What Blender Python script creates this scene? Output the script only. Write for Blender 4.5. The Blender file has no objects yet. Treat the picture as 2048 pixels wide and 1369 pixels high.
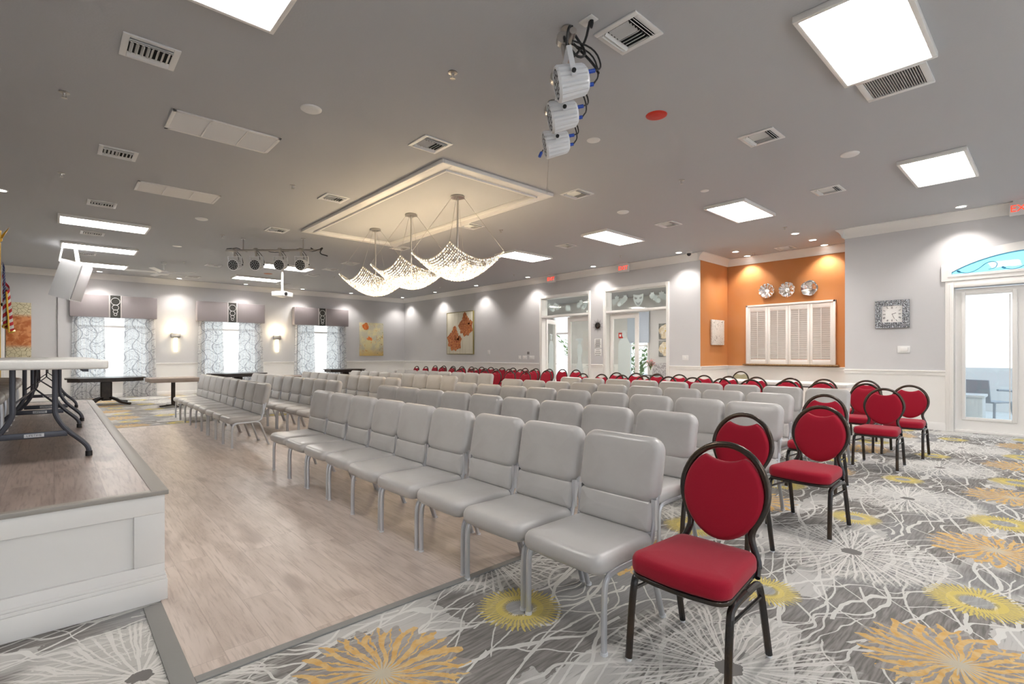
import bpy, bmesh, math, random
from mathutils import Matrix, Vector
random.seed(7)
S = bpy.context.scene
COL = S.collection
PI = math.pi
# ------------------------------------------------------------------ camera numbers (2048x1369)
FPX, CAMH, HOR, YAW, CEIL = 1002., 1.32, 709., math.radians(42.43), 3.735
fw = (math.sin(YAW), math.cos(YAW)); rt = (math.cos(YAW), -math.sin(YAW))

# ------------------------------------------------------------------ materials
MATS = {}
def mat(name, col, rough=.5, metal=0., emit=None, es=0., spec=.5, bump=None, coat=0., var=None, sheen=0.):
    m = bpy.data.materials.new(name); m.use_nodes = True
    nt = m.node_tree; b = nt.nodes['Principled BSDF']
    b.inputs['Base Color'].default_value = (*col, 1); b.inputs['Roughness'].default_value = rough
    b.inputs['Metallic'].default_value = metal; b.inputs['Specular IOR Level'].default_value = spec
    b.inputs['Coat Weight'].default_value = coat
    b.inputs['Sheen Weight'].default_value = sheen
    if emit:
        b.inputs['Emission Color'].default_value = (*emit, 1); b.inputs['Emission Strength'].default_value = es
    tc = None
    if bump or var:
        tc = nt.nodes.new('ShaderNodeTexCoord')
    if bump:
        n = nt.nodes.new('ShaderNodeTexNoise'); n.inputs['Scale'].default_value = bump[0]; n.inputs['Detail'].default_value = 3
        nt.links.new(tc.outputs['Object'], n.inputs['Vector'])
        bp = nt.nodes.new('ShaderNodeBump'); bp.inputs['Strength'].default_value = bump[1]; bp.inputs['Distance'].default_value = bump[2] if len(bump) > 2 else .01
        nt.links.new(n.outputs['Fac'], bp.inputs['Height']); nt.links.new(bp.outputs['Normal'], b.inputs['Normal'])
    if var:
        n = nt.nodes.new('ShaderNodeTexNoise'); n.inputs['Scale'].default_value = var[0]; n.inputs['Detail'].default_value = 4
        nt.links.new(tc.outputs['Object'], n.inputs['Vector'])
        r = nt.nodes.new('ShaderNodeValToRGB'); r.color_ramp.elements[0].position = .35; r.color_ramp.elements[1].position = .65
        r.color_ramp.elements[0].color = (*col, 1); r.color_ramp.elements[1].color = (*var[1], 1)
        nt.links.new(n.outputs['Fac'], r.inputs['Fac']); nt.links.new(r.outputs['Color'], b.inputs['Base Color'])
    MATS[name] = m
    return m

class E:
    """tiny node-expression helper"""
    def __init__(s, nt, sock): s.nt, s.k = nt, sock
    def _m(s, op, *a):
        n = s.nt.nodes.new('ShaderNodeMath'); n.operation = op
        for i, x in enumerate((s,) + a):
            if isinstance(x, E): s.nt.links.new(x.k, n.inputs[i])
            else: n.inputs[i].default_value = x
        return E(s.nt, n.outputs[0])
    def __add__(s, o): return s._m('ADD', o)
    __radd__ = __add__
    def __sub__(s, o): return s._m('SUBTRACT', o)
    def __rsub__(s, o): return (s * -1) + o
    def __mul__(s, o): return s._m('MULTIPLY', o)
    __rmul__ = __mul__
    def __truediv__(s, o): return s._m('DIVIDE', o)
    def __pow__(s, o): return s._m('POWER', o)
    def __rtruediv__(s, o): return (s ** -1.0) * o
    def sin(s): return s._m('SINE')
    def abs(s): return s._m('ABSOLUTE')
    def floor(s): return s._m('FLOOR')
    def fract(s): return s._m('FRACT')
    def sqrt(s): return s._m('SQRT')
    def gt(s, o): return s._m('GREATER_THAN', o)
    def lt(s, o): return s._m('LESS_THAN', o)
    def mn(s, o): return s._m('MINIMUM', o)
    def mx(s, o): return s._m('MAXIMUM', o)
    def wrap(s, a, b): return s._m('WRAP', b, a)
    def ss(s, a, b):     # smooth step a..b
        n = s.nt.nodes.new('ShaderNodeMapRange'); n.interpolation_type = 'SMOOTHSTEP'
        s.nt.links.new(s.k, n.inputs['Value'])
        for nm, v in (('From Min', a), ('From Max', b)):
            if isinstance(v, E): s.nt.links.new(v.k, n.inputs[nm])
            else: n.inputs[nm].default_value = v
        return E(s.nt, n.outputs[0])
def atan2(a, b): return a._m('ARCTAN2', b)
def vec(nt, x, y, z=0.):
    n = nt.nodes.new('ShaderNodeCombineXYZ')
    for i, v in enumerate((x, y, z)):
        if isinstance(v, E): nt.links.new(v.k, n.inputs[i])
        else: n.inputs[i].default_value = v
    return n.outputs[0]
def noise(nt, v, scale, detail=2., dist=0., out='Fac'):
    n = nt.nodes.new('ShaderNodeTexNoise'); n.inputs['Scale'].default_value = scale
    n.inputs['Detail'].default_value = detail; n.inputs['Distortion'].default_value = dist
    nt.links.new(v, n.inputs['Vector']); return E(nt, n.outputs[out])
def white(nt, v):
    n = nt.nodes.new('ShaderNodeTexWhiteNoise'); nt.links.new(v, n.inputs['Vector']); return E(nt, n.outputs['Value'])
def mixc(nt, f, a, b):
    n = nt.nodes.new('ShaderNodeMix'); n.data_type = 'RGBA'
    if isinstance(f, E): nt.links.new(f.k, n.inputs[0])
    else: n.inputs[0].default_value = f
    for i, c in ((6, a), (7, b)):
        if isinstance(c, tuple): n.inputs[i].default_value = (*c, 1)
        else: nt.links.new(c, n.inputs[i])
    return n.outputs[2]
def pos(nt):
    g = nt.nodes.new('ShaderNodeNewGeometry'); s = nt.nodes.new('ShaderNodeSeparateXYZ')
    nt.links.new(g.outputs['Position'], s.inputs[0])
    return [E(nt, s.outputs[i]) for i in range(3)] + [g]
def opos(nt):
    g = nt.nodes.new('ShaderNodeTexCoord'); s = nt.nodes.new('ShaderNodeSeparateXYZ')
    nt.links.new(g.outputs['Object'], s.inputs[0])
    return [E(nt, s.outputs[i]) for i in range(3)] + [g]

def wallmat(name, up, low, zsplit=1.0):
    m = mat(name, up, .6, spec=.25); nt = m.node_tree; b = nt.nodes['Principled BSDF']
    x, y, z, g = pos(nt)
    n = noise(nt, g.outputs['Position'], 2.2, 3)
    c = mixc(nt, z.gt(zsplit), low, up)
    c2 = mixc(nt, n.ss(.3, .8) * .06, c, (.5, .5, .5))
    nt.links.new(c2, b.inputs['Base Color'])
    n2 = noise(nt, g.outputs['Position'], 90, 2)
    bp = nt.nodes.new('ShaderNodeBump'); bp.inputs['Strength'].default_value = .12; bp.inputs['Distance'].default_value = .004
    nt.links.new(n2.k, bp.inputs['Height']); nt.links.new(bp.outputs['Normal'], b.inputs['Normal'])
    return m
GREY = (.59, .585, .595); TRIMW = (.83, .815, .79)
M_WALL = wallmat('grey_wall_paint', GREY, TRIMW)
M_ORG = wallmat('orange_wall_paint', (.56, .235, .08), TRIMW)
M_FOY = wallmat('foyer_paint', (.60, .59, .57), TRIMW, .95)
M_CEIL = mat('ceiling_paint', (.50, .51, .53), .75, spec=.15, bump=(60, .25, .004))
M_TRIM = mat('white_trim_paint', TRIMW, .35, spec=.4, bump=(4, .03))
M_WHITE = mat('white_plastic', (.78, .78, .77), .35, bump=(20, .02))
M_WMET = mat('white_metal', (.72, .735, .76), .3, bump=(15, .03))
M_CHROME = mat('silver_tube', (.62, .635, .67), .33, metal=.65, bump=(40, .02))
M_NICKEL = mat('brushed_nickel', (.55, .53, .50), .3, metal=1., bump=(60, .04))
M_VINYL = mat('grey_vinyl', (.52, .51, .50), .30, spec=.5, bump=(7, .22, .012), var=(3, (.47, .455, .445)))
M_RED = mat('red_fabric', (.335, .008, .026), .8, spec=.15, bump=(260, .25, .002), sheen=.15)
M_BRONZE = mat('hammered_bronze', (.05, .052, .056), .27, metal=.75, bump=(70, .3, .004), var=(6, (.085, .062, .045)))
M_BLACK = mat('black_rubber', (.012, .012, .013), .45, bump=(30, .05))
M_BLUE = mat('blue_plastic', (.01, .07, .45), .35, bump=(30, .03))
M_DARK = mat('vent_shadow', (.02, .02, .02), .9, bump=(10, .02))
M_LEG = mat('grey_powder_coat', (.085, .09, .11), .35, metal=.3, bump=(80, .05))
M_TABLE = mat('white_table_plastic', (.75, .74, .71), .45, bump=(90, .06))
M_DWOOD = mat('dark_wood', (.02, .014, .012), .3, bump=(12, .05), var=(8, (.04, .028, .022)))
M_TAUPE = mat('taupe_wood', (.27, .215, .185), .5, bump=(12, .05), var=(5, (.33, .27, .235)))
M_VAL = mat('taupe_satin', (.30, .265, .275), .45, bump=(200, .1, .002), sheen=.2)
M_DFAB = mat('charcoal_fabric', (.055, .055, .05), .8, bump=(200, .1, .002))
M_GOLD = mat('gold', (.75, .48, .08), .35, metal=.6, bump=(50, .1))
M_REDP = mat('red_cover', (.62, .025, .01), .4, bump=(10, .03))
M_GRAN = mat('tan_granite', (.42, .28, .14), .25, var=(60, (.16, .10, .05)))
M_OLIVE = mat('olive_fabric', (.32, .30, .19), .7, bump=(200, .15, .002))
M_PAPER = mat('paper', (.82, .81, .79), .8, bump=(30, .02))
M_INK = mat('grey_ink', (.2, .2, .2), .8, bump=(30, .02))
def emis(name, col, s, warmedge=None):
    m = bpy.data.materials.new(name); m.use_nodes = True; nt = m.node_tree; nt.nodes.clear()
    o = nt.nodes.new('ShaderNodeOutputMaterial'); e = nt.nodes.new('ShaderNodeEmission')
    e.inputs[0].default_value = (*col, 1); e.inputs[1].default_value = s
    nt.links.new(e.outputs[0], o.inputs[0]); return m
LP = 1.0
M_PANEL = emis('light_panel_diffuser', (1, .95, .90), 15)
M_DOWN = emis('downlight_lamp', (1, .93, .85), 14)
M_SCON = emis('sconce_glass', (1, .86, .55), 4)
M_EXIT = emis('lit_red_letters', (1, .06, .03), 1.3)

def glass(name, tint=(1, 1, 1), gl=.06):
    m = bpy.data.materials.new(name); m.use_nodes = True; nt = m.node_tree; nt.nodes.clear()
    o = nt.nodes.new('ShaderNodeOutputMaterial'); t = nt.nodes.new('ShaderNodeBsdfTransparent'); g = nt.nodes.new('ShaderNodeBsdfGlossy')
    t.inputs[0].default_value = (*tint, 1); g.inputs['Roughness'].default_value = .03
    x = nt.nodes.new('ShaderNodeMixShader'); x.inputs[0].default_value = gl
    nt.links.new(t.outputs[0], x.inputs[1]); nt.links.new(g.outputs[0], x.inputs[2]); nt.links.new(x.outputs[0], o.inputs[0])
    return m
M_GLASS = glass('clear_glass', (.96, .98, .97)); M_GBLUE = glass('blue_film_glass', (.55, .88, .98), .04)
def frosted():
    m = bpy.data.materials.new('etched_glass'); m.use_nodes = True; nt = m.node_tree; nt.nodes.clear()
    o = nt.nodes.new('ShaderNodeOutputMaterial'); t = nt.nodes.new('ShaderNodeBsdfTranslucent'); d = nt.nodes.new('ShaderNodeBsdfDiffuse')
    tr = nt.nodes.new('ShaderNodeBsdfTransparent')
    for q in (t, d): q.inputs[0].default_value = (.74, .80, .80, 1)
    x = nt.nodes.new('ShaderNodeMixShader'); x.inputs[0].default_value = .5
    y = nt.nodes.new('ShaderNodeMixShader'); y.inputs[0].default_value = .3
    nt.links.new(t.outputs[0], x.inputs[1]); nt.links.new(d.outputs[0], x.inputs[2])
    nt.links.new(x.outputs[0], y.inputs[1]); nt.links.new(tr.outputs[0], y.inputs[2]); nt.links.new(y.outputs[0], o.inputs[0])
    return m
M_FROST = frosted()
def sheer():
    m = bpy.data.materials.new('patterned_sheer'); m.use_nodes = True; nt = m.node_tree; nt.nodes.clear()
    x, y, z, g = opos(nt)
    v = vec(nt, x, z, 0.)
    n = noise(nt, v, 6.0, 1., 1.5)
    line = ((n * 9).fract() - .5).abs().lt(.10)
    gx = ((x * 3 + (z * 9).sin() * .25).fract() - .5).abs().lt(.04)
    gz = ((z * 3.2 + (x * 11).sin() * .25).fract() - .5).abs().lt(.03)
    pat = line.mx(gx).mx(gz)
    o = nt.nodes.new('ShaderNodeOutputMaterial'); t = nt.nodes.new('ShaderNodeBsdfTranslucent'); d = nt.nodes.new('ShaderNodeBsdfDiffuse')
    c = mixc(nt, pat, (.80, .80, .80), (.36, .36, .38))
    for q in (t, d): nt.links.new(c, q.inputs[0])
    tr = nt.nodes.new('ShaderNodeBsdfTransparent')
    a = nt.nodes.new('ShaderNodeMixShader'); a.inputs[0].default_value = .5
    b = nt.nodes.new('ShaderNodeMixShader'); nt.links.new((0.20 - pat * .12).k, b.inputs[0])
    nt.links.new(t.outputs[0], a.inputs[1]); nt.links.new(d.outputs[0], a.inputs[2])
    nt.links.new(a.outputs[0], b.inputs[1]); nt.links.new(tr.outputs[0], b.inputs[2]); nt.links.new(b.outputs[0], o.inputs[0])
    return m
M_SHEER = sheer()
def crystal():
    m = bpy.data.materials.new('lit_crystal_beads'); m.use_nodes = True; nt = m.node_tree; b = nt.nodes['Principled BSDF']
    g = nt.nodes.new('ShaderNodeNewGeometry')
    r = E(nt, g.outputs['Random Per Island'])
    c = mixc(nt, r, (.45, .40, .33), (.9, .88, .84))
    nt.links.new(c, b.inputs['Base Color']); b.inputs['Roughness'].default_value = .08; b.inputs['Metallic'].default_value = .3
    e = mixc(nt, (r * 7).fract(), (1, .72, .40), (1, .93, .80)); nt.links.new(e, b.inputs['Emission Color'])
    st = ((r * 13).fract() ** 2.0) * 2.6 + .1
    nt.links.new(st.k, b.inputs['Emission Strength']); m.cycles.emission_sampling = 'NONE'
    return m
M_CRYS = crystal()

def carpet():
    m = mat('swirl_carpet', (.3, .3, .3), .95, spec=.05); nt = m.node_tree; b = nt.nodes['Principled BSDF']
    x, y, z, g = pos(nt); P = g.outputs['Position']; PX, PY = 1.835, 1.6
    n = noise(nt, P, 1.1, 3); nb = noise(nt, P, 2.6, 2); nf = noise(nt, P, 26, 3)
    # base: brushed grey brown blocks
    bx = ((x * 2.6 + nf * .25).floor()); by = ((y * 4.6 + (nf - .5) * .35 + bx * .37).floor())
    rnd = white(nt, vec(nt, bx, by))
    str_ = noise(nt, vec(nt, x * 2.2, y * 26), 3.0, 4)
    c = mixc(nt, str_.ss(.3, .7), (.165, .155, .145), (.29, .275, .26))
    c = mixc(nt, noise(nt, P, .9, 2).ss(.45, .65) * .6, c, (.33, .335, .345))
    patch = (rnd.gt(.66) * n.ss(.42, .52)) * str_.ss(.18, .42)
    c = mixc(nt, patch * .8, c, (.56, .55, .53))
    # wavy lines running along the hall's x direction
    lines = None
    for s, a, ph, k, w, mk in ((.25, .15, .0, 1., .011, .42), (.33, .19, 2.1, 1., .010, .42), (.20, .12, 4.0, 1., .006, .42), (.29, .2, 1., 2., .008, .46), (.17, .10, 3., 1., .0045, .44), (.23, .16, 5., 2., .005, .46)):
        yy = y + ((x * (2 * PI / PX * k) + ph + nb * 1.5).sin()) * a + (nb - .5) * .16 + (nf - .5) * .010
        l = ((((yy / s).fract() - .5).abs()) * s).lt(w)
        mm = noise(nt, vec(nt, x * .7, yy * 1.6 + ph * 3), 1.5, 1).gt(mk)
        l = l * mm
        lines = l if lines is None else lines.mx(l)
    c = mixc(nt, lines * .9, c, (.66, .65, .62))
    def cell(cx, cy, ex=1.):
        dx = (x - cx).wrap(-PX / 2, PX / 2); dy = (y - cy).wrap(-PY / 2, PY / 2)
        r = (dx * dx + dy * dy).sqrt(); th = atan2(dy, dx); return r, th
    # cream starburst
    r, th = cell(.26, .94)
    r2 = r + (nf - .5) * .05 + (n - .5) * .1
    zone = 1 - r2.ss(.44, .56)
    back = mixc(nt, zone * str_.ss(.35, .6) * .75, c, (.50, .49, .46))
    rays = ((th * 23 + nb * 9 + nf * .6).sin()).gt(1 - 1.9 * ((.052 / (r + .001)).mn(1.) ** 1.5)).mx((((th * 61 + nf * 2.2 + nb * 12).sin()).gt(.72)) * r.gt(.16))
    loops = ((((r * 11 + (th * 13).sin() * .8).fract()) - .5).abs().lt(.055)) * r.gt(.22) * ((th * 13 + 1 + nb * 6).sin().gt(-.1))
    c = mixc(nt, zone * rays.mx(loops) * .9, back, (.68, .66, .63))
    c = mixc(nt, r2.lt(.055), c, (.20, .19, .18))
    # yellow rings
    for cx, cy, R in ((1.10, 1.12, .165), (1.79, .30, .20)):
        r, th = cell(cx, cy)
        edge = (th * 47 + nf * 5).sin() * .024 + (nf - .5) * .05
        ring = (r + edge).lt(R) * (r + edge * .5).gt(R * .40)
        col = mixc(nt, ((th * 53 + nf * 8).sin()).gt(.35) * r.gt(R * .62) * .75, (.64, .52, .16), (.30, .27, .20))
        c = mixc(nt, (r.lt(R * .36)) * .9, c, mixc(nt, str_, (.24, .24, .25), (.45, .45, .44)))
        c = mixc(nt, ring * .92, c, col)
    # orange chrysanthemums
    r, th = cell(1.0, .29)
    edge = (th * 24 + nb * 6).sin() * .03 + (nf - .5) * .05
    zone = (r + edge).lt(.34)
    pet = ((th * 19 + nb * 16 + (r * 22).sin() * 1.5 + nf * 1.5).sin()).gt(.86 - 1.2 * ((.09 / (r + .01)).mn(1.2))).mx(((th * 37 + nf * 7 - r * 19).sin()).gt(.72))
    c = mixc(nt, zone * .8, c, mixc(nt, str_, (.25, .23, .22), (.40, .37, .34)))
    c = mixc(nt, zone * pet, c, mixc(nt, nf.ss(.3, .7), (.62, .37, .13), (.66, .48, .24)))
    c = mixc(nt, (r + edge).lt(.06) * .8, c, (.52, .5, .42))
    nt.links.new(c, b.inputs['Base Color'])
    bp = nt.nodes.new('ShaderNodeBump'); bp.inputs['Strength'].default_value = .5; bp.inputs['Distance'].default_value = .004
    nn = noise(nt, P, 300, 2); nt.links.new(nn.k, bp.inputs['Height']); nt.links.new(bp.outputs['Normal'], b.inputs['Normal'])
    return m
M_CARPET = carpet()

def planks(name, c1, c2, c3, w=.185, L=1.25, rough=.38):
    m = mat(name, c1, rough, spec=.4); nt = m.node_tree; b = nt.nodes['Principled BSDF']
    x, y, z, g = pos(nt)
    i = (x / w).floor(); r1 = white(nt, vec(nt, i, 3.))
    yy = y / L + r1 * 7.3; j = yy.floor(); r2 = white(nt, vec(nt, i, j, 5.))
    sx = ((x / w).fract() - .5).abs(); sy = (yy.fract() - .5).abs()
    seam = sx.gt(.488).mx(sy.gt(.4985))
    n1 = noise(nt, vec(nt, x * 5.5 + r2 * 20, y * .9 + r2 * 30), 1.6, 5, .8)
    n2 = noise(nt, vec(nt, x * 26 + r2 * 9, y * 1.6), 3.0, 4, .3)
    knot = noise(nt, vec(nt, x * 5 + r2 * 40, y * 1.7 + r1 * 11), 1.0, 1)
    c = mixc(nt, n1.ss(.33, .68), c1, c2)
    c = mixc(nt, r2 * .30, c, c2)
    c = mixc(nt, n2.ss(.48, .72) * .5, c, c3)
    wg = noise(nt, vec(nt, x * 9 + r2 * 33, y * 2.2 + r1 * 9), 1.2, 2, 2.2)
    c = mixc(nt, (((wg * 11).fract() - .5).abs().lt(.12)) * n1.ss(.5, .7) * .30, c, c3)
    c = mixc(nt, knot.ss(.63, .76) * .6, c, c3)
    c = mixc(nt, seam * .35, c, (c3[0] * .8, c3[1] * .8, c3[2] * .8))
    nt.links.new(c, b.inputs['Base Color'])
    nt.links.new((n2 * .12 + rough - .05).k, b.inputs['Roughness'])
    return m
M_LAM = planks('greige_laminate', (.66, .565, .505), (.52, .435, .38), (.33, .26, .22), rough=.33)
M_STG = planks('stage_laminate', (.36, .29, .255), (.25, .195, .17), (.12, .09, .075), w=.2, rough=.33)

# ------------------------------------------------------------------ mesh builder
class MB:
    def __init__(s): s.v, s.f, s.m = [], [], []
    def add(s, vs, fs, mi=0, M=None):
        o = len(s.v)
        for p in vs:
            p = Vector(p)
            if M is not None: p = M @ p
            s.v.append(tuple(p))
        for f in fs: s.f.append([o + i for i in f]); s.m.append(mi)
        return s
    def box(s, a, b, mi=0, M=None, bev=0., seg=2):
        if bev <= 0:
            x0, y0, z0 = a; x1, y1, z1 = b
            return s.add([(x0,y0,z0),(x1,y0,z0),(x1,y1,z0),(x0,y1,z0),(x0,y0,z1),(x1,y0,z1),(x1,y1,z1),(x0,y1,z1)],
                         [(0,3,2,1),(4,5,6,7),(0,1,5,4),(1,2,6,5),(2,3,7,6),(3,0,4,7)], mi, M)
        bm = bmesh.new(); bmesh.ops.create_cube(bm, size=1)
        for v in bm.verts:
            v.co = Vector([(a[i] + b[i]) / 2 + v.co[i] * (b[i] - a[i]) for i in range(3)])
        bmesh.ops.bevel(bm, geom=list(bm.edges), offset=bev, segments=seg, affect='EDGES', profile=.5)
        bm.verts.index_update()
        s.add([v.co for v in bm.verts], [[v.index for v in f.verts] for f in bm.faces], mi, M); bm.free()
        return s
    def tube(s, pts, r, n=8, mi=0, M=None, r2=None, cap=True, smooth=0):
        pts = [Vector(p) for p in pts]
        if smooth:
            for _ in range(smooth):
                q = [pts[0]]
                for i in range(len(pts) - 1):
                    q += [pts[i].lerp(pts[i+1], .25), pts[i].lerp(pts[i+1], .75)]
                pts = q + [pts[-1]]
        vs, fs = [], []
        t0 = (pts[1] - pts[0]).normalized()
        up = Vector((0, 0, 1)) if abs(t0.z) < .9 else Vector((1, 0, 0))
        nx = t0.cross(up).normalized(); 
        for i, p in enumerate(pts):
            t = ((pts[min(i+1, len(pts)-1)] - pts[max(i-1, 0)])).normalized()
            nx = (nx - t * nx.dot(t)).normalized(); ny = t.cross(nx)
            for k in range(n):
                a = 2 * PI * k / n
                vs.append(p + nx * math.cos(a) * r + ny * math.sin(a) * (r2 or r))
        for i in range(len(pts) - 1):
            for k in range(n):
                k2 = (k + 1) % n
                fs.append((i*n+k, i*n+k2, (i+1)*n+k2, (i+1)*n+k))
        if cap:
            fs.append(tuple(reversed(range(n)))); fs.append(tuple(range((len(pts)-1)*n, len(pts)*n)))
        return s.add(vs, fs, mi, M)
    def lathe(s, prof, n=24, mi=0, M=None):
        vs, fs = [], []
        for r, z in prof:
            for k in range(n):
                a = 2 * PI * k / n; vs.append((r * math.cos(a), r * math.sin(a), z))
        for i in range(len(prof) - 1):
            for k in range(n):
                k2 = (k + 1) % n; fs.append((i*n+k, i*n+k2, (i+1)*n+k2, (i+1)*n+k))
        if prof[0][0] > 1e-5: fs.append(tuple(reversed(range(n))))
        if prof[-1][0] > 1e-5: fs.append(tuple(range((len(prof)-1)*n, len(prof)*n)))
        return s.add(vs, fs, mi, M)
    def prism(s, poly, z0, z1, mi=0, M=None):
        n = len(poly)
        vs = [(x, y, z0) for x, y in poly] + [(x, y, z1) for x, y in poly]
        fs = [tuple(reversed(range(n))), tuple(range(n, 2*n))] + [(i, (i+1) % n, n + (i+1) % n, n + i) for i in range(n)]
        return s.add(vs, fs, mi, M)
    def pillow(s, outl, half, re, crown=0., rings=4, mi=0, M=None):
        """outl(inset)->closed 2D outline; thickness 2*half along z, rounded edge radius re"""
        prof = []
        for k in range(rings + 1):
            a = PI / 2 * k / rings; prof.append((re * (1 - math.sin(a)), (half - re) + re * math.cos(a)))
        ins = [(i, z) for i, z in prof]            # from top inner to side
        top = [(re * 1 + .10, half + crown), (re + .04, half + crown * .75)] + [(i, z + crown * .5 * (i / re)) for i, z in ins]
        bot = [(i, -z) for i, z in reversed(ins)][1 if abs(half - re) < 1e-6 else 0:] + [(re + .04, -half), (re + .10, -half)]
        vs, fs = [], []; base = outl(0.); n = len(base)
        for i, z in top + bot:
            vs += [(x, y, z) for x, y in outl(i)]
        R = len(top) + len(bot)
        for i in range(R - 1):
            for k in range(n):
                k2 = (k + 1) % n; fs.append((i*n+k2, i*n+k, (i+1)*n+k, (i+1)*n+k2))
        fs.append(tuple(range(n))); fs.append(tuple(reversed(range((R-1)*n, R*n))))
        return s.add(vs, fs, mi, M)
    def build(s, name, mats, parent=None, ang=35, loc=None):
        me = bpy.data.meshes.new(name); me.from_pydata(s.v, [], s.f)
        for m in (mats if isinstance(mats, (list, tuple)) else [mats]): me.materials.append(m)
        me.polygons.foreach_set('material_index', s.m); me.polygons.foreach_set('use_smooth', [True] * len(s.f))
        me.update(); me.set_sharp_from_angle(angle=math.radians(ang))
        o = bpy.data.objects.new(name, me); COL.objects.link(o)
        if parent: o.parent = parent
        if loc: o.location = loc
        return o
def rrect(a, b, rc, n=6, off=(0, 0), taper=0., front=0.):
    """rounded rectangle half sizes a,b; taper narrows +y side; front bulges -y side"""
    def f(ins):
        A, B, R = max(a - ins, .004), max(b - ins, .004), max(rc - ins, .003); R = min(R, A * .98, B * .98)
        out = []
        for cx, cy, a0 in ((A - R, B - R, 0), (-A + R, B - R, PI/2), (-A + R, -B + R, PI), (A - R, -B + R, 3*PI/2)):
            for k in range(n):
                t = a0 + PI/2 * k / (n - 1)
                x, y = cx + R * math.cos(t), cy + R * math.sin(t)
                x *= 1 - taper * (y + B) / (2 * B)
                if front and y < 0: y -= front * (1 - (x / A) ** 2) * (-y / B)
                out.append((x + off[0], y + off[1]))
            # midpoints for smooth bulge
            if a0 == PI and front:
                for q in (-.5, 0, .5):
                    xx = q * (A - R); yy = -B; out.append((xx + off[0], yy - front * (1 - (xx / A) ** 2) + off[1]))
        return out
    return f
def T(x=0, y=0, z=0): return Matrix.Translation((x, y, z))
def Rx(a): return Matrix.Rotation(a, 4, 'X')
def Ry(a): return Matrix.Rotation(a, 4, 'Y')
def Rz(a): return Matrix.Rotation(a, 4, 'Z')
def tag(o, label=None, cat=None, group=None, kind=None):
    if label: o['label'] = label
    if cat: o['category'] = cat
    if group: o['group'] = group
    if kind: o['kind'] = kind
    return o
def thing(name, loc, label, cat, group=None, rz=0.):
    o = bpy.data.objects.new(name, None); o.empty_display_size = .1; COL.objects.link(o)
    o.location = loc; o.rotation_euler = (0, 0, rz); return tag(o, label, cat, group)
def struct(name, mb, m, **k): return tag(mb.build(name, m, **k), kind='structure')
def kids(o): return [c for c in bpy.data.objects if c.parent == o]
KC = {}
def dup(root, loc, rz=None, label=None, group=None):
    if root.name not in KC:
        KC[root.name] = [(c, kids(c)) for c in kids(root)]
    r = root.copy(); COL.objects.link(r); r.location = loc
    if rz is not None: r.rotation_euler = (0, 0, rz)
    if label: r['label'] = label
    if group: r['group'] = group
    for ch, gs in KC[root.name]:
        c = ch.copy(); COL.objects.link(c); c.parent = r
        for g_ in gs:
            d = g_.copy(); COL.objects.link(d); d.parent = c
    return r
def text(body, size, m, parent, M, name='lettering', ext=.001, align='CENTER'):
    cu = bpy.data.curves.new(name, 'FONT'); cu.body = body; cu.size = size; cu.align_x = align; cu.align_y = 'CENTER'
    cu.extrude = ext; cu.materials.append(m)
    tmp = bpy.data.objects.new(name, cu); COL.objects.link(tmp); dg = bpy.context.evaluated_depsgraph_get()
    me = bpy.data.meshes.new_from_object(tmp.evaluated_get(dg)); bpy.data.objects.remove(tmp); bpy.data.curves.remove(cu)
    me.name = name; o = bpy.data.objects.new(name, me); COL.objects.link(o); o.parent = parent; o.matrix_local = M
    return o
ORD = ['nearest', 'second', 'third', 'fourth', 'fifth', 'sixth', 'seventh', 'eighth', 'ninth', 'tenth', 'eleventh', 'twelfth', 'thirteenth', 'fourteenth']

# ------------------------------------------------------------------ the hall
XR, YF, XL, YB, XA = 11.34, 19.4, -4.6, -3.6, 12.78     # right wall, far wall, left wall, rear wall, alcove back
AY0, AY1 = 2.82, 5.77
mb = MB(); mb.box((XL - .2, YB - .2, -.1), (XR + .35, YF + .2, 0)); mb.box((XR + .35, AY0 - .2, -.1), (XA + .2, AY1 + .2, 0))
struct('floor', mb, M_CARPET)
mb = MB(); mb.box((.42, 2.375, 0), (6.3, 11.25, .006)); o = struct('floor_laminate', mb, M_LAM)
M_STRIP = mat('grey_floor_strip', (.24, .235, .225), .5, bump=(40, .05))
mb = MB(); mb.box((.34, 2.315, 0), (.42, 3.2, .009), bev=.003); mb.box((.42, 2.33, 0), (6.3, 2.375, .009), bev=.003)
mb.box((.42, 11.25, 0), (6.3, 11.29, .009), bev=.003); mb.box((6.3, 2.33, 0), (6.35, 11.29, .009), bev=.003)
struct('trim_1', mb, M_STRIP)
mb = MB(); mb.box((XL - .2, YB - .2, CEIL), (XR + .35, YF + .2, CEIL + .1)); mb.box((XR + .35, AY0 - .2, CEIL), (XA + .2, AY1 + .2, CEIL + .1))
struct('ceiling', mb, M_CEIL)

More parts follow.
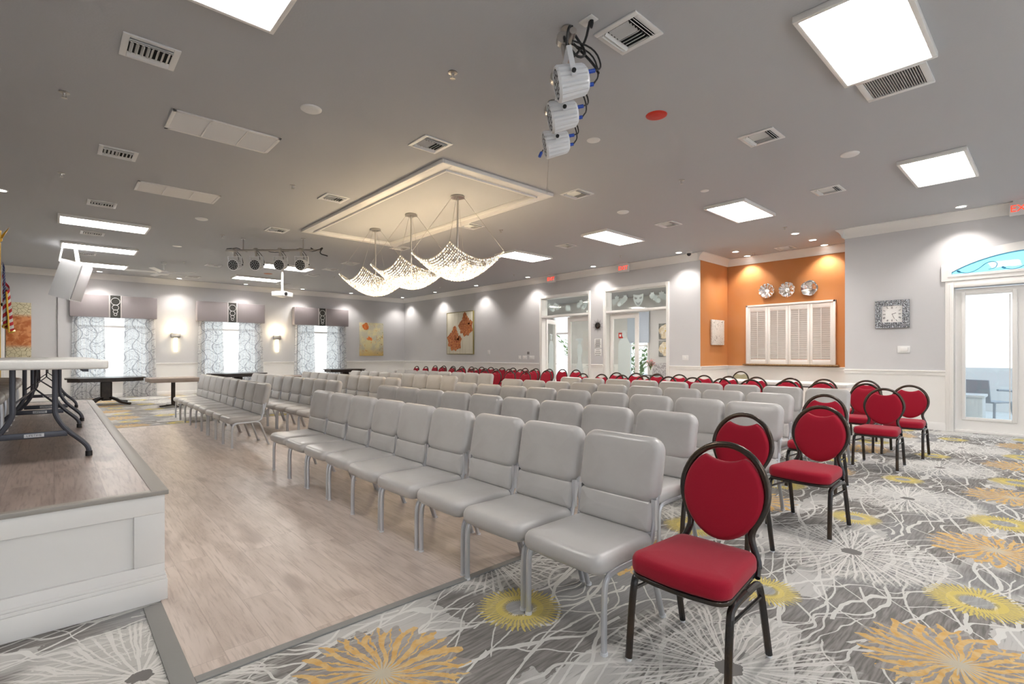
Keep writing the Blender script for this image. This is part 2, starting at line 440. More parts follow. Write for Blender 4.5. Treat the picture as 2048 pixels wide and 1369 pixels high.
# far wall with three window openings
WIN = [(.47, 2.2), (3.70, 5.38), (6.78, 8.44)]; WZ0, WZ1 = .53, 2.78
mb = MB(); xs = XL - .2
for a, b in WIN:
    mb.box((xs, YF, 0), (a, YF + .2, CEIL)); mb.box((a, YF, 0), (b, YF + .2, WZ0)); mb.box((a, YF, WZ1), (b, YF + .2, CEIL)); xs = b
mb.box((xs, YF, 0), (XR + .3, YF + .2, CEIL)); mb.box((.08, YF - .1, 0), (.26, YF, CEIL))
struct('wall_far', mb, M_WALL)
for i, (a, b) in enumerate(WIN):
    w = tag(bpy.data.objects.new('window_%d' % (i + 1), None), kind='structure'); COL.objects.link(w); w.location = ((a + b) / 2, YF, 0)
    hw = (b - a) / 2; m = MB()
    for x0, x1, z0, z1 in ((-hw, -hw + .05, WZ0, WZ1), (hw - .05, hw, WZ0, WZ1), (-hw + .05, hw - .05, WZ0, WZ0 + .06), (-hw + .05, hw - .05, WZ1 - .05, WZ1), (-hw + .05, hw - .05, 2.13, 2.19)):
        m.box((x0, .06, z0), (x1, .12, z1), bev=.004)
    m.build('window_frame', M_TRIM, w)
    m = MB(); m.box((-hw - .02, -.06, WZ0 - .04), (hw + .02, .12, WZ0), bev=.006); m.build('window_sill', M_TRIM, w)
    m = MB(); m.box((-hw, .085, WZ0), (hw, .09, WZ1)); m.build('pane', M_GLASS, w)

# left wall, rear wall (behind the camera) with openings added for sky fill
mb = MB(); mb.box((XL - .2, YB, 0), (XL, YF, CEIL)); struct('wall_left', mb, M_WALL)
mb = MB(); RW = [(-3.8, -1.2), (-.6, 2.0), (2.6, 5.2), (5.8, 8.4), (8.8, 10.9)]; xs = XL - .2
for a, b in RW:
    mb.box((xs, YB - .2, 0), (a, YB, CEIL)); mb.box((a, YB - .2, 0), (b, YB, .25)); mb.box((a, YB - .2, 3.2), (b, YB, CEIL)); xs = b
mb.box((xs, YB - .2, 0), (XR + .3, YB, CEIL)); struct('wall_rear', mb, M_WALL)

# right wall: openings to the foyer, alcove gap, glazed door with arched light
TH = .24
O1 = (9.14, 11.02); O2 = (6.66, 8.53); OZ = 3.06
DY0, DY1, DZ = -.62, 1.22, 2.45
ACX, AHW, AZ0, AZS, AZT = .30, .97, 2.66, 2.74, 3.00     # arched light
mb = MB(); B = lambda y0, y1, z0, z1: mb.box((XR, y0, z0), (XR + TH, y1, z1))
B(O1[1], YF, 0, CEIL); B(O1[0], O1[1], OZ, CEIL); B(O2[1], O1[0], 0, CEIL); B(O2[0], O2[1], OZ, CEIL); B(AY1, O2[0], 0, CEIL)
B(ACX + AHW, AY0, 0, CEIL); B(DY1, ACX + AHW, 0, AZ0); B(YB, ACX - AHW, 0, CEIL); B(ACX - AHW, DY0, 0, AZ0)
B(DY0, DY1, DZ, AZ0)
def arcz(y, grow=0.):
    c, h = AHW + grow, AZT - AZS
    R = (c * c + h * h) / (2 * h); t = (y - ACX)
    return AZS + math.sqrt(max(R * R - t * t, 0)) - (R - h) + grow
N = 24
for k in range(N):
    y0 = ACX - AHW + 2 * AHW * k / N; y1 = y0 + 2 * AHW / N
    za, zb = arcz(y0), arcz(y1)
    mb.add([(XR, y0, za), (XR, y1, zb), (XR, y1, CEIL), (XR, y0, CEIL), (XR+TH, y0, za), (XR+TH, y1, zb), (XR+TH, y1, CEIL), (XR+TH, y0, CEIL)],
           [(3, 2, 1, 0), (4, 5, 6, 7), (0, 1, 5, 4)])
struct('wall_right', mb, M_WALL)
mb = MB(); mb.box((XR + TH, AY1, 0), (XA + .12, AY1 + .12, CEIL)); mb.box((XR + TH, AY0 - .12, 0), (XA + .12, AY0, CEIL)); mb.box((XA, AY0, 0), (XA + .12, AY1, CEIL))
mb.box((XR + .004, AY1 - .004, 0), (XR + TH, AY1 + .01, CEIL)); 
struct('wall_alcove', mb, M_ORG)

# mouldings
CROWN = [(0, -.175), (.02, -.175), (.03, -.15), (.035, -.12), (.075, -.06), (.105, -.035), (.115, -.02), (.135, -.015), (.135, 0), (0, 0)]
RAIL = [(0, -.085), (.012, -.085), (.016, -.06), (.02, -.035), (.03, -.03), (.036, -.008), (.03, 0), (0, 0)]
BASE = [(0, 0), (.018, 0), (.018, .10), (.012, .12), (.008, .135), (0, .135)]
def run(mb, p, q, nrm, prof, z, ext=0.):
    p, q, nrm = Vector((*p, 0)), Vector((*q, 0)), Vector((*nrm, 0)); d = (q - p).normalized(); p = p - d * ext; q = q + d * ext
    n = len(prof); vs = [tuple(e + nrm * a + Vector((0, 0, z + b))) for e in (p, q) for a, b in prof]
    fs = [(i, (i+1) % n, n + (i+1) % n, n + i) for i in range(n)] + [tuple(reversed(range(n))), tuple(range(n, 2*n))]
    mb.add(vs, fs)
mb = MB(); run(mb, (XR, YF), (XR, AY1), (-1, 0), CROWN, CEIL, .0); run(mb, (XR, AY0), (XR, YB), (-1, 0), CROWN, CEIL); 
run(mb, (XR - .13, AY1), (XA, AY1), (0, -1), CROWN, CEIL); run(mb, (XA, AY1), (XA, AY0), (-1, 0), CROWN, CEIL); run(mb, (XA, AY0), (XR - .13, AY0), (0, 1), CROWN, CEIL)
struct('trim_2', mb, M_TRIM)
mb = MB(); run(mb, (XL, YF), (XR, YF), (0, -1), CROWN, CEIL); struct('trim_3', mb, M_TRIM)
RZ = 1.035
mb = MB()
for a, b in ((YF, O1[1] + .09), (O1[0] - .09, O2[1] + .09), (O2[0] - .09, AY1), (AY0, 1.33), (-.75, YB)): run(mb, (XR, a), (XR, b), (-1, 0), RAIL, RZ)
run(mb, (XR, AY1), (XA, AY1), (0, -1), RAIL, RZ); run(mb, (XA, AY1), (XA, AY0), (-1, 0), RAIL, RZ); run(mb, (XA, AY0), (XR, AY0), (0, 1), RAIL, RZ)
xs = .26
for a, b in WIN: run(mb, (xs, YF), (a - .02, YF), (0, -1), RAIL, RZ); xs = b + .02
run(mb, (xs, YF), (XR, YF), (0, -1), RAIL, RZ)
struct('trim_4', mb, M_TRIM)
mb = MB()
for a, b in ((YF, O1[1] + .09), (O1[0] - .09, O2[1] + .09), (O2[0] - .09, AY1), (AY0, 1.33), (-.75, YB)): run(mb, (XR, a), (XR, b), (-1, 0), BASE, 0)
run(mb, (XR, AY1), (XA, AY1), (0, -1), BASE, 0); run(mb, (XA, AY1), (XA, AY0), (-1, 0), BASE, 0)
struct('baseboard_right', mb, M_TRIM)
mb = MB(); run(mb, (XL, YF), (XR, YF), (0, -1), BASE, 0); struct('baseboard_far', mb, M_TRIM)

# openings' casings, transom bars
def opening(i, y0, y1):
    m = MB(); w = .085
    for a, b, c, d in ((y0 - w, y0, 0, OZ + w), (y1, y1 + w, 0, OZ + w), (y0, y1, OZ, OZ + w)):
        m.box((XR - .022, a, c), (XR, b, d), bev=.006); m.box((XR - .034, a + .02, c), (XR - .02, b - .045 if b - a < .2 else b, d - (.02 if d > OZ else 0)), bev=.004)
    m.box((XR - .005, y0 - .001, 0), (XR + TH + .01, y0 + .012, OZ)); m.box((XR - .005, y1 - .012, 0), (XR + TH + .01, y1 + .001, OZ)); m.box((XR - .005, y0, OZ - .012), (XR + TH + .01, y1, OZ))
    m.box((XR - .01, y0, 2.46), (XR + TH, y1, 2.52), bev=.006)
    struct('trim_%d' % i, m, M_TRIM)
opening(5, *O1); opening(6, *O2)

# ------------------------------------------------------------------ etched transoms and foyer doors
def wx(y, z, x=0.):      # local (y,z) shape on a pane whose plane is X = const
    return (x, y, z)
def etch(mb, polys, x):
    for poly in polys:
        n = len(poly)
        mb.add([(x - .002, y, z) for y, z in poly] + [(x + .002, y, z) for y, z in poly],
               [tuple(range(n)), tuple(reversed(range(n, 2*n)))] + [(i, n + i, n + (i+1) % n, (i+1) % n) for i in range(n)])
def blob(cy, cz, ry, rz, n=18, lob=0, amp=.0, ph=0.):
    return [(cy + ry * math.cos(2*PI*k/n) * (1 + amp * math.sin(lob * 2*PI*k/n + ph)), cz + rz * math.sin(2*PI*k/n) * (1 + amp * math.sin(lob * 2*PI*k/n + ph))) for k in range(n)]
for i, (y0, y1, mask) in enumerate(((O1[0], O1[1], 0), (O2[0], O2[1], 1))):
    w = tag(bpy.data.objects.new('window_%d' % (i + 4), None), kind='structure'); COL.objects.link(w); w.location = (XR + .17, (y0 + y1) / 2, 0); h = (y1 - y0) / 2
    m = MB(); m.box((-.003, -h, 2.52), (.003, h, OZ - .01)); m.build('pane', M_GLASS, w)
    m = MB(); pl = []
    for s in (-1, 1):
        for q in range(5): pl.append(blob(s * (.42 + .09 * q), 2.78 + .08 * math.sin(q * 2.1 + i), .075, .09 - .012 * (q % 3), 22, 7, .25, q))
    if mask:
        pl.append([(-.16, 2.93), (-.02, 2.90), (0, 2.90), (.16, 2.93), (.15, 2.78), (.09, 2.66), (0, 2.60), (-.09, 2.66), (-.15, 2.78)])
    else: pl.append(blob(0, 2.72, .10, .10, 24, 9, .2))
    etch(m, pl, 0); m.build('etching', M_FROST, w)
    if mask:
        m = MB(); etch(m, [[(-.12, 2.86), (-.03, 2.83), (-.05, 2.79), (-.11, 2.80)], [(.12, 2.86), (.03, 2.83), (.05, 2.79), (.11, 2.80)], [(-.08, 2.73), (0, 2.69), (.08, 2.73), (.05, 2.65), (0, 2.63), (-.05, 2.65)]], -.006)
        m.build('mask_face', mat('mask_grey', (.3, .32, .32), .6, bump=(20, .02)), w)
def glazed_leaf(name, y0, y1, x, man, n, rz=0.):
    """white framed glass leaf from y0 to y1; origin at its y1 (hinge) edge"""
    o = tag(bpy.data.objects.new(name, None), kind='structure'); COL.objects.link(o); o.location = (x, y1, 0); o.rotation_euler = (0, 0, rz); L = y1 - y0
    m = MB(); s = .11
    for a, b, c, d in ((-L, -L + s, 0.01, 2.44), (-s, 0, 0.01, 2.44), (-L + s, -s, 0.01, .25), (-L + s, -s, 2.30, 2.44)):
        m.box((-.022, a, c), (.022, b, d), bev=.004)
    m.build('door_frame', M_TRIM, o)
    m = MB(); m.box((-.003, -L + s, .25), (.003, -s, 2.30)); m.build('pane', M_GLASS, o)
    m = MB(); c = -L / 2
    if man: pl = [blob(c, 1.86, .07, .09), [(c - .12, 1.93), (c + .12, 1.95), (c + .10, 1.98), (c - .10, 1.96)], [(c - .10, 1.76), (c + .10, 1.76), (c + .19, 1.6), (c + .2, .9), (c + .14, .3), (c - .14, .3), (c - .2, .9), (c - .19, 1.6)]]
    else: pl = [blob(c, 1.70, .06, .08), blob(c + .02, 1.76, .15, .035), [(c - .05, 1.62), (c + .07, 1.62), (c + .10, 1.45), (c + .07, 1.2), (c + .22, .5), (c + .25, .3), (c - .22, .3), (c - .14, .8), (c - .06, 1.2), (c - .11, 1.45)]]
    etch(m, pl, -.006); m.build('etching', M_FROST, o)
    m = MB(); m.tube([(-.06, -L + .06, 1.0), (-.06, -L + .16, 1.0)], .01); m.tube([(-.06, -L + .06, 1.0), (0, -L + .06, 1.0)], .012); m.build('handle', M_NICKEL, o)
    return o
XD = XR + .18
glazed_leaf('door_1', O1[0] + .02, O1[0] + .94, XD, False, 1)
glazed_leaf('door_2', O1[1] - .90, O1[1] - .02, XD, True, 2, math.radians(112))
glazed_leaf('door_3', O2[1] - .94, O2[1] - .02, XD, True, 3)

# foyer beyond
FX1, FY0, FY1, FC = 15.2, 5.95, 14.6, 3.35
mb = MB(); mb.box((XR + TH, FY0, -.1), (FX1, FY1, -.001)); M_FT = mat('foyer_tile', (.5, .46, .41), .3, var=(3, (.42, .38, .34))); struct('floor_foyer', mb, M_FT)
mb = MB(); mb.box((XR + TH, FY0, FC), (FX1 + .1, FY1, FC + .08)); struct('ceiling_foyer', mb, M_CEIL)
mb = MB(); dy0, dy1 = 13.1, 14.1; wy0, wy1 = 9.6, 10.4
Bf = lambda y0, y1, z0, z1: mb.box((FX1, y0, z0), (FX1 + .12, y1, z1))
Bf(FY0, wy0, 0, FC); Bf(wy0, wy1, 0, .5); Bf(wy0, wy1, 2.75, FC); Bf(wy1, dy0, 0, FC); Bf(dy0, dy1, 2.95, FC); Bf(dy1, FY1, 0, FC)
mb.box((XR + TH, FY1, 0), (FX1 + .12, FY1 + .1, FC)); mb.box((XR + TH, FY0 - .06, 0), (FX1 + .12, FY0, FC))
struct('wall_foyer', mb, M_FOY)
o = tag(bpy.data.objects.new('door_4', None), kind='structure'); COL.objects.link(o); o.location = (FX1, (dy0 + dy1) / 2, 0)
m = MB()
for a, b, c, d in ((-.5, -.43, 0, 2.95), (.43, .5, 0, 2.95), (-.43, .43, 2.12, 2.2), (-.43, .43, 2.88, 2.95), (-.43, .43, 0, .12)): m.box((-.03, a, c), (.03, b, d), bev=.004)
m.build('door_frame', M_TRIM, o); m = MB(); m.box((-.003, -.45, .1), (.003, .45, 2.9)); m.build('pane', M_GLASS, o)
o = tag(bpy.data.objects.new('window_6', None), kind='structure'); COL.objects.link(o); o.location = (FX1, (wy0 + wy1) / 2, 0)
m = MB()
for a, b, c, d in ((-.4, -.35, .5, 2.75), (.35, .4, .5, 2.75), (-.35, .35, 1.6, 1.65), (-.35, .35, 2.7, 2.75), (-.35, .35, .5, .55)): m.box((-.03, a, c), (.03, b, d), bev=.004)
m.build('window_frame', M_TRIM, o); m = MB(); m.box((-.003, -.4, .5), (.003, .4, 2.7)); m.build('pane', M_GLASS, o)
m = MB(); m.box((-.06, -.44, 1.72), (-.03, .44, 2.8), bev=.01)
t = m.build('roller_blind', mat('pale_blue_fabric', (.5, .56, .64), .8, bump=(100, .1, .003)), None); t.location = (FX1 - .02, (wy0 + wy1) / 2, 0)
tag(t, 'pale blue roman blind half lowered over the foyer window', 'blind')

# glazed patio door with arched light above
XDR = XR + .06
o = tag(bpy.data.objects.new('door_5', None), kind='structure'); COL.objects.link(o); o.location = (XDR, DY1, 0)
m = MB(); L = .92
for a, b, c, d in ((-L, -L + .2, .04, 2.43), (-.14, 0, .04, 2.43), (-L + .2, -.14, .04, .25), (-L + .2, -.14, 2.32, 2.43)): m.box((0, a, c), (.045, b, d))
m.build('door_panel', M_TRIM, o)
m = MB()
for a, b, c, d in ((-.76, -.70, .21, 2.37), (-.14, -.09, .21, 2.37), (-.70, -.14, .21, .26), (-.70, -.14, 2.32, 2.37)):
    m.box((-.02, a, c), (.01, b, d), bev=.007); 
m.build('glazing_bead', M_TRIM, o)
m = MB(); m.box((.02, -.72, .25), (.025, -.13, 2.33)); m.build('pane', M_GLASS, o)
m = MB(); m.box((.005, -.68, .27), (.012, -.665, 2.3)); m.build('blind_cord', M_WHITE, o)
o = tag(bpy.data.objects.new('door_6', None), kind='structure'); COL.objects.link(o); o.location = (XDR, DY1 - L, 0)
m = MB()
for a, b, c, d in ((-L, -L + .14, .04, 2.43), (-.2, 0, .04, 2.43), (-L + .14, -.2, .04, .25), (-L + .14, -.2, 2.32, 2.43)): m.box((0, a, c), (.045, b, d))
m.build('door_panel', M_TRIM, o); m = MB(); m.box((.02, -L + .13, .25), (.025, -.19, 2.33)); m.build('pane', M_GLASS, o)
mb = MB()
for k, (w, t) in enumerate(((.115, .018), (.09, .03), (.06, .04))):
    for a, b, c, d in ((DY1, DY1 + w, 0, DZ + w), (DY0 - w, DY0, 0, DZ + w), (DY0, DY1, DZ, DZ + w)): mb.box((XR - t, a, c), (XR, b, d), bev=.004)
mb.box((XR - .02, DY0, 0), (XR + TH, DY1, .04), bev=.005); mb.box((XR, DY1 - .01, 0), (XR + TH, DY1, DZ)); mb.box((XR, DY0, 0), (XR + TH, DY0 + .01, DZ))
struct('trim_7', mb, M_TRIM)
mb = MB()
def arcframe(mb, g0, g1, x0, x1, zb0, zb1):
    n = 32; ins = [(ACX + (AHW + g0) * (2 * k / n - 1), 0) for k in range(n + 1)]
    I = [(y, arcz(y, g0)) for y, _ in ins]; O_ = [(ACX + (AHW + g1) * (2 * k / n - 1), arcz(ACX + (AHW + g1) * (2 * k / n - 1), g1)) for k in range(n + 1)]
    vs = [(x0, *p) for p in I] + [(x0, *p) for p in O_] + [(x1, *p) for p in I] + [(x1, *p) for p in O_]; q = n + 1
    fs = []
    for k in range(n): fs += [(k, k+1, q+k+1, q+k), (q+k, q+k+1, 3*q+k+1, 3*q+k), (2*q+k, 3*q+k, 3*q+k+1, 2*q+k+1), (k, 2*q+k, 2*q+k+1, k+1)]
    mb.add(vs, fs)
    for s in (-1, 1):
        a, b = sorted((ACX + s * (AHW + g0), ACX + s * (AHW + g1))); mb.prism([(a, zb0), (b, zb0), (b, AZS + g1 if s > 0 else AZS + g0), (a, AZS + g0 if s > 0 else AZS + g1)], x0, x1, M=Matrix(((0, 0, 1, 0), (1, 0, 0, 0), (0, 1, 0, 0), (0, 0, 0, 1))))
    mb.box((x0, ACX - AHW - g0, zb0), (x1, ACX + AHW + g0, zb1))
arcframe(mb, 0, .115, XR - .03, XR, AZ0 - .09, AZ0)
arcframe(mb, -.02, .03, XR - .04, XR - .028, AZ0 - .02, AZ0 + .02)
struct('trim_8', mb, M_TRIM)
o = tag(bpy.data.objects.new('window_7', None), kind='structure'); COL.objects.link(o); o.location = (XR + .1, ACX, 0)
n = 32; pts = [(AHW * (2 * k / n - 1), arcz(ACX + AHW * (2 * k / n - 1))) for k in range(n + 1)] + [(AHW, AZ0), (-AHW, AZ0)]
m = MB(); etch(m, [pts], 0); m.build('pane', M_GBLUE, o)
m = MB()
for c, s in ((.55, 1), (-.55, -1), (.0, 1)):
    m.tube([(-.01, c + s * .3, 2.72), (-.01, c + s * .2, 2.69), (-.01, c + s * .08, 2.74), (-.01, c - s * .04, 2.86), (-.01, c - s * .16, 2.84), (-.01, c - s * .14, 2.74), (-.01, c - s * .05, 2.73)], .006, smooth=2)
    m.tube([(-.01, c + s * .3, 2.72), (-.01, c + s * .34, 2.75)], .016)
m.build('scroll_etching', mat('scroll_blue', (.12, .42, .62), .5, bump=(10, .02)), o)

# ------------------------------------------------------------------ outside
mb = MB(); mb.box((XR + TH, -14, -.25), (30, AY0 - .2, -.02)); M_OUT = mat('pale_concrete', (.62, .62, .60), .8, bump=(5, .1), var=(1.5, (.7, .7, .68))); struct('ground_patio', mb, M_OUT)
mb = MB(); mb.box((16.2, -5, -.02), (16.4, 5, 1.0)); 
t = mb.build('patio_wall', mat('white_stucco', (.8, .8, .79), .8, bump=(40, .1))); tag(t, kind='structure')
mb = MB(); mb.box((16.0, 2.2, -.02), (16.4, 2.6, 3.0)); t = mb.build('porch_column', M_TRIM); tag(t, kind='structure')
t = thing('planter_box', (12.6, 1.18, -.02), 'white square planter box outside the patio door', 'planter')
m = MB(); m.box((-.28, -.24, 0), (.28, .24, .55), bev=.01); m.build('box', M_WHITE, t); m = MB(); m.box((-.31, -.27, .55), (.31, .27, .60), bev=.01); m.build('rim', M_WHITE, t)
M_PGREY = mat('grey_resin', (.36, .38, .41), .5, bump=(10, .05))
t = thing('patio_chair', (13.5, .95, -.02), 'grey resin armchair on the patio beyond the glass door', 'chair', rz=math.radians(60))
m = MB(); m.box((-.26, -.24, .40), (.26, .24, .43), bev=.01); m.build('seat', M_PGREY, t)
m = MB(); m.box((-.24, .22, .45), (.24, .25, .88), M=Rx(-.12), bev=.01); m.build('backrest', M_PGREY, t)
for sx in (-1, 1):
    for sy in (-1, 1):
        m = MB(); m.tube([(sx * .24, sy * .2, .42), (sx * .28, sy * .27, 0)], .022); m.build('leg', M_PGREY, t)
    m = MB(); m.tube([(sx * .28, -.25, .42), (sx * .29, -.25, .64), (sx * .29, .2, .66)], .02, smooth=1); m.build('armrest', M_PGREY, t)
M_LEAF = mat('leaf_green', (.08, .17, .04), .6, var=(8, (.22, .30, .08)))
def leafy(name, loc, h, nst, label, cat, mflo=None, ww=.4):
    t = thing(name, loc, label, cat); m = MB(); f = MB(); rnd = random.Random(hash(label) % 999 if False else len(label))
    for k in range(nst):
        a = rnd.uniform(0, 2*PI); b = rnd.uniform(.2, 1) * ww; top = (b * math.cos(a), b * math.sin(a), h * rnd.uniform(.5, 1))
        m.tube([(0, 0, 0), (top[0] * .3, top[1] * .3, top[2] * .6), top], .008, 5, smooth=1)
        for q in range(7):
            tt = .35 + .65 * q / 6; p = Vector((top[0] * tt * tt, top[1] * tt * tt, top[2] * tt)); d = Vector((math.cos(a + q * 2.2), math.sin(a + q * 2.2), .5)).normalized() * .16 * ww / .4
            sd = Vector((-d.y, d.x, 0)).normalized() * .03 * ww / .4
            m.add([p, p + d * .5 + sd, p + d, p + d * .5 - sd, p + d * .5 + Vector((0, 0, .012))], [(0, 1, 4), (1, 2, 4), (2, 3, 4), (3, 0, 4)])
        if mflo:
            for q in range(6):
                p = Vector(top) + Vector((rnd.uniform(-.07, .07), rnd.uniform(-.07, .07), rnd.uniform(-.04, .06)))
                for w in range(5):
                    d = Vector((math.cos(w * 1.257), math.sin(w * 1.257), .35)) * .045; sd = Vector((-d.y, d.x, 0)) * .45
                    f.add([p, p + d * .6 + sd, p + d, p + d * .6 - sd], [(0, 1, 2, 3)])
    m.build('foliage', M_LEAF, t)
    if mflo: f.build('blossoms', mflo, t)
    return t
leafy('garden_shrub', (17.2, 14.6, -.02), 2.2, 16, 'leafy shrub outside the foyer exit door', 'shrub', ww=.9)
leafy('garden_shrub', (17.6, 11.6, -.02), 2.0, 14, 'leafy shrub outside the foyer window', 'shrub', ww=.9)
mb = MB(); mb.box((FX1 + .12, 6, -.2), (30, 22, -.02)); struct('ground_garden', mb, M_OUT)

# foyer furniture
M_PFAB = mat('patterned_fabric', (.25, .23, .23), .8, var=(22, (.52, .50, .49)))
t = thing('armchair', (13.9, 8.35, 0), 'grey patterned fabric armchair in the foyer beside the red flowers', 'armchair', rz=math.radians(-70))
m = MB(); m.pillow(rrect(.32, .30, .08), .09, .05, M=T(0, 0, .38)); m.build('seat', M_PFAB, t)
m = MB(); m.pillow(rrect(.33, .32, .1), .06, .05, M=T(0, .28, .72) @ Rx(PI/2 - .15)); m.build('backrest', M_PFAB, t)
for sx in (-1, 1):
    m = MB(); m.pillow(rrect(.28, .14, .06), .045, .04, M=T(sx * .33, 0, .5) @ Rz(PI/2) @ Rx(PI/2)); m.build('armrest', M_PFAB, t)
    for sy in (-1, 1): m = MB(); m.tube([(sx * .26, sy * .24, .3), (sx * .28, sy * .27, 0)], .02); m.build('leg', M_DWOOD, t)
t = thing('side_table', (12.75, 8.0, 0), 'small round glass side table under the red flowers in the foyer', 'side table')
m = MB(); m.lathe([(.25, .70), (.25, .72)], 28); m.build('tabletop', M_DWOOD, t); m = MB(); m.lathe([(.16, 0), (.16, .02), (.025, .03), (.025, .7)], 20); m.build('base', M_DWOOD, t)
t = leafy('flower_vase', (12.75, 8.0, .86), .27, 8, 'vase of red and white flowers on the foyer side table', 'flowers', mat('red_petals', (.75, .10, .09), .6, var=(30, (.85, .7, .68))), .12)
m = MB(); m.lathe([(.035, -.14), (.05, -.1), (.045, -.03), (.025, 0), (.032, .03)], 18); m.build('vase', M_GLASS, t)
def bloompic(name, loc, rz, w, h, label, petal, bg, centers, cat='painting', base2=None, frame=None, depth=.035, group=None, fat=.62):
    """a canvas in the local XZ plane, facing -Y"""
    t = thing(name, loc, label, cat, group, rz)
    m = MB(); m.box((-w/2, 0, -h/2), (w/2, depth, h/2), bev=.004); m.build('canvas', bg, t)
    if frame:
        m = MB()
        for a, b, c, d in ((-w/2 - .02, -w/2, -h/2 - .02, h/2 + .02), (w/2, w/2 + .02, -h/2 - .02, h/2 + .02), (-w/2, w/2, h/2, h/2 + .02), (-w/2, w/2, -h/2 - .02, -h/2)): m.box((a, -.006, c), (b, depth, d), bev=.003)
        m.build('frame', frame, t)
    for cx, cz, R, npet, fan, ph, pm, cm in centers:
        m = MB()
        for k in range(npet):
            a = ph + fan * (k / npet - .5) if fan < 6 else ph + 2*PI*k/npet
            r = R * (1 - .18 * (k % 2)) * (1 + .13 * math.sin(k * 2.3 + cx * 9)); wd = min(fan, 6.283) / npet * .95
            o_ = []
            for q in range(13):
                u = q / 12; ww = math.sin(PI * min(u * .5 + u*u*.5, 1)) * wd * r * fat * (1 + .22 * math.sin(u * 19 + k * 1.7))
                o_.append((u * r, ww))
            poly = [(x * math.cos(a) - y * math.sin(a), x * math.sin(a) + y * math.cos(a)) for x, y in o_] + [(x * math.cos(a) + y * math.sin(a), x * math.sin(a) - y * math.cos(a)) for x, y in reversed(o_[1:-1])]
            poly = [(min(max(cx + x, -w/2 + .003), w/2 - .003), min(max(cz + z, -h/2 + .003), h/2 - .003)) for x, z in poly]
            n = len(poly); y_ = -.001 - .0006 * k
            m.add([(x, y_, z) for x, z in poly], [tuple(range(n))], k % 2)
        m.build('painted_flower', [pm, petal], t)
        if cm: m = MB(); m.lathe([(R * .16, -.002), (0, .012)], 14, M=T(cx, 0, cz) @ Rx(PI/2)); m.build('flower_centre', cm, t)
    return t
M_YC = mat('yellow_paint', (.6, .4, .05), .7, var=(30, (.8, .6, .1))); M_CRM = mat('cream_paint', (.75, .68, .52), .7, var=(12, (.6, .48, .3))); M_CRM2 = mat('ivory_paint', (.8, .76, .66), .7, var=(12, (.7, .6, .45)))
M_GRYB = mat('slate_paint', (.16, .16, .15), .7, var=(6, (.3, .3, .27)))
bloompic('flower_painting', (FX1 - .04, 8.94, 2.10), -PI/2, .52, .52, 'upper square painting of a cream blossom on the foyer wall', M_CRM2, M_GRYB, [(0, 0, .27, 9, 7, .2, M_CRM, M_YC)], group='foyer blossom paintings')
bloompic('flower_painting', (FX1 - .04, 8.94, 1.52), -PI/2, .52, .52, 'lower square painting of a cream blossom on the foyer wall', M_CRM2, M_GRYB, [(0, 0, .27, 9, 7, .6, M_CRM, M_YC)], group='foyer blossom paintings')
for (lx, ly, nn) in ((12.9, 9.9, 'first'), (12.9, 7.3, 'second'), (12.9, 12.6, 'third')):
    t = thing('ceiling_light', (lx, ly, FC), 'lit ceiling panel in the foyer, %s seen through the openings' % nn, 'ceiling light', 'foyer ceiling panels')
    m = MB(); m.box((-.33, -.62, -.04), (.33, .62, 0), bev=.006); m.build('frame', M_TRIM, t); m = MB(); m.box((-.3, -.59, -.046), (.3, .59, -.041)); m.build('diffuser', M_PANEL, t)
t = thing('fire_alarm', (FX1 - .03, 10.75, 2.0), 'small red fire alarm on the foyer wall', 'fire alarm')
m = MB(); m.box((-.03, -.08, -.1), (.03, .08, .1), bev=.006); m.build('housing', M_REDP, t); m = MB(); m.box((-.04, -.035, -.04), (-.03, .035, .04)); m.build('strobe', M_WHITE, t)

# ------------------------------------------------------------------ stage
SX, SY0, SY1, SZ = .44, 3.25, 10.36, .59
XS = XL + .01
mb = MB(); mb.box((XS, SY0 + .02, 0), (SX - .02, SY1 - .02, SZ - .015))
st = thing('stage', (0, 0, 0), 'raised white panelled stage with a wood-look deck', 'stage')
mb.build('body', M_TRIM, st)
mb = MB(); mb.box((XS, SY0 + .01, SZ - .02), (SX - .06, SY1, SZ)); mb.build('deck', M_STG, st)
M_NOSE = mat('deck_edging', (.33, .31, .28), .45, bump=(60, .15, .003))
mb = MB(); mb.box((SX - .06, SY0 - .005, SZ - .022), (SX + .016, SY1, SZ + .003), bev=.005); mb.box((XS, SY0 - .016, SZ - .022), (SX + .016, SY0 - .004, SZ + .002), bev=.004); mb.box((XS, SY0 - .004, SZ - .01), (SX - .06, SY0 + .035, SZ + .002)); mb.build('edging', M_NOSE, st)
def panelled(mb, org, ux, L, n, first=.17, lip=False):
    """raised frame on a face; org lower corner, ux unit along, outward normal n"""
    ux, n = Vector(ux), Vector(n)
    def bx(a, b, c, d, t, bev=.003):
        if a == 0 and lip: a = .032 - t
        P = [Vector(org) + ux * u + Vector((0, 0, z)) + n * w for u in (a, b) for z in (c, d) for w in (0, t)]
        mn = [min(p[i] for p in P) for i in range(3)]; mx = [max(p[i] for p in P) for i in range(3)]
        mb.box(mn, mx, bev=bev)
    bx(0, L, SZ - .12, SZ - .02, .02); bx(0, L, .10, .20, .02)
    k = 0; u = 0
    edges = [0]; 
    while u < L - .01: 
        w = first if u == 0 else .12; bx(u, min(u + w, L), .2, SZ - .12, .02); u += 1.35
    bx(0, L, 0, .115, .032, .004); bx(0, L, .115, .135, .028); bx(0, L, .135, .15, .024)
mb = MB(); panelled(mb, (SX + .012, SY0 + .02, 0), (-1, 0, 0), SX + .012 - XS, (0, -1, 0), .145, True); mb.build('front_panel', M_TRIM, st)
mb = MB(); panelled(mb, (SX - .02, SY0 + .02, 0), (0, 1, 0), SY1 - SY0 - .04, (1, 0, 0)); mb.build('front_panel', M_TRIM, st)

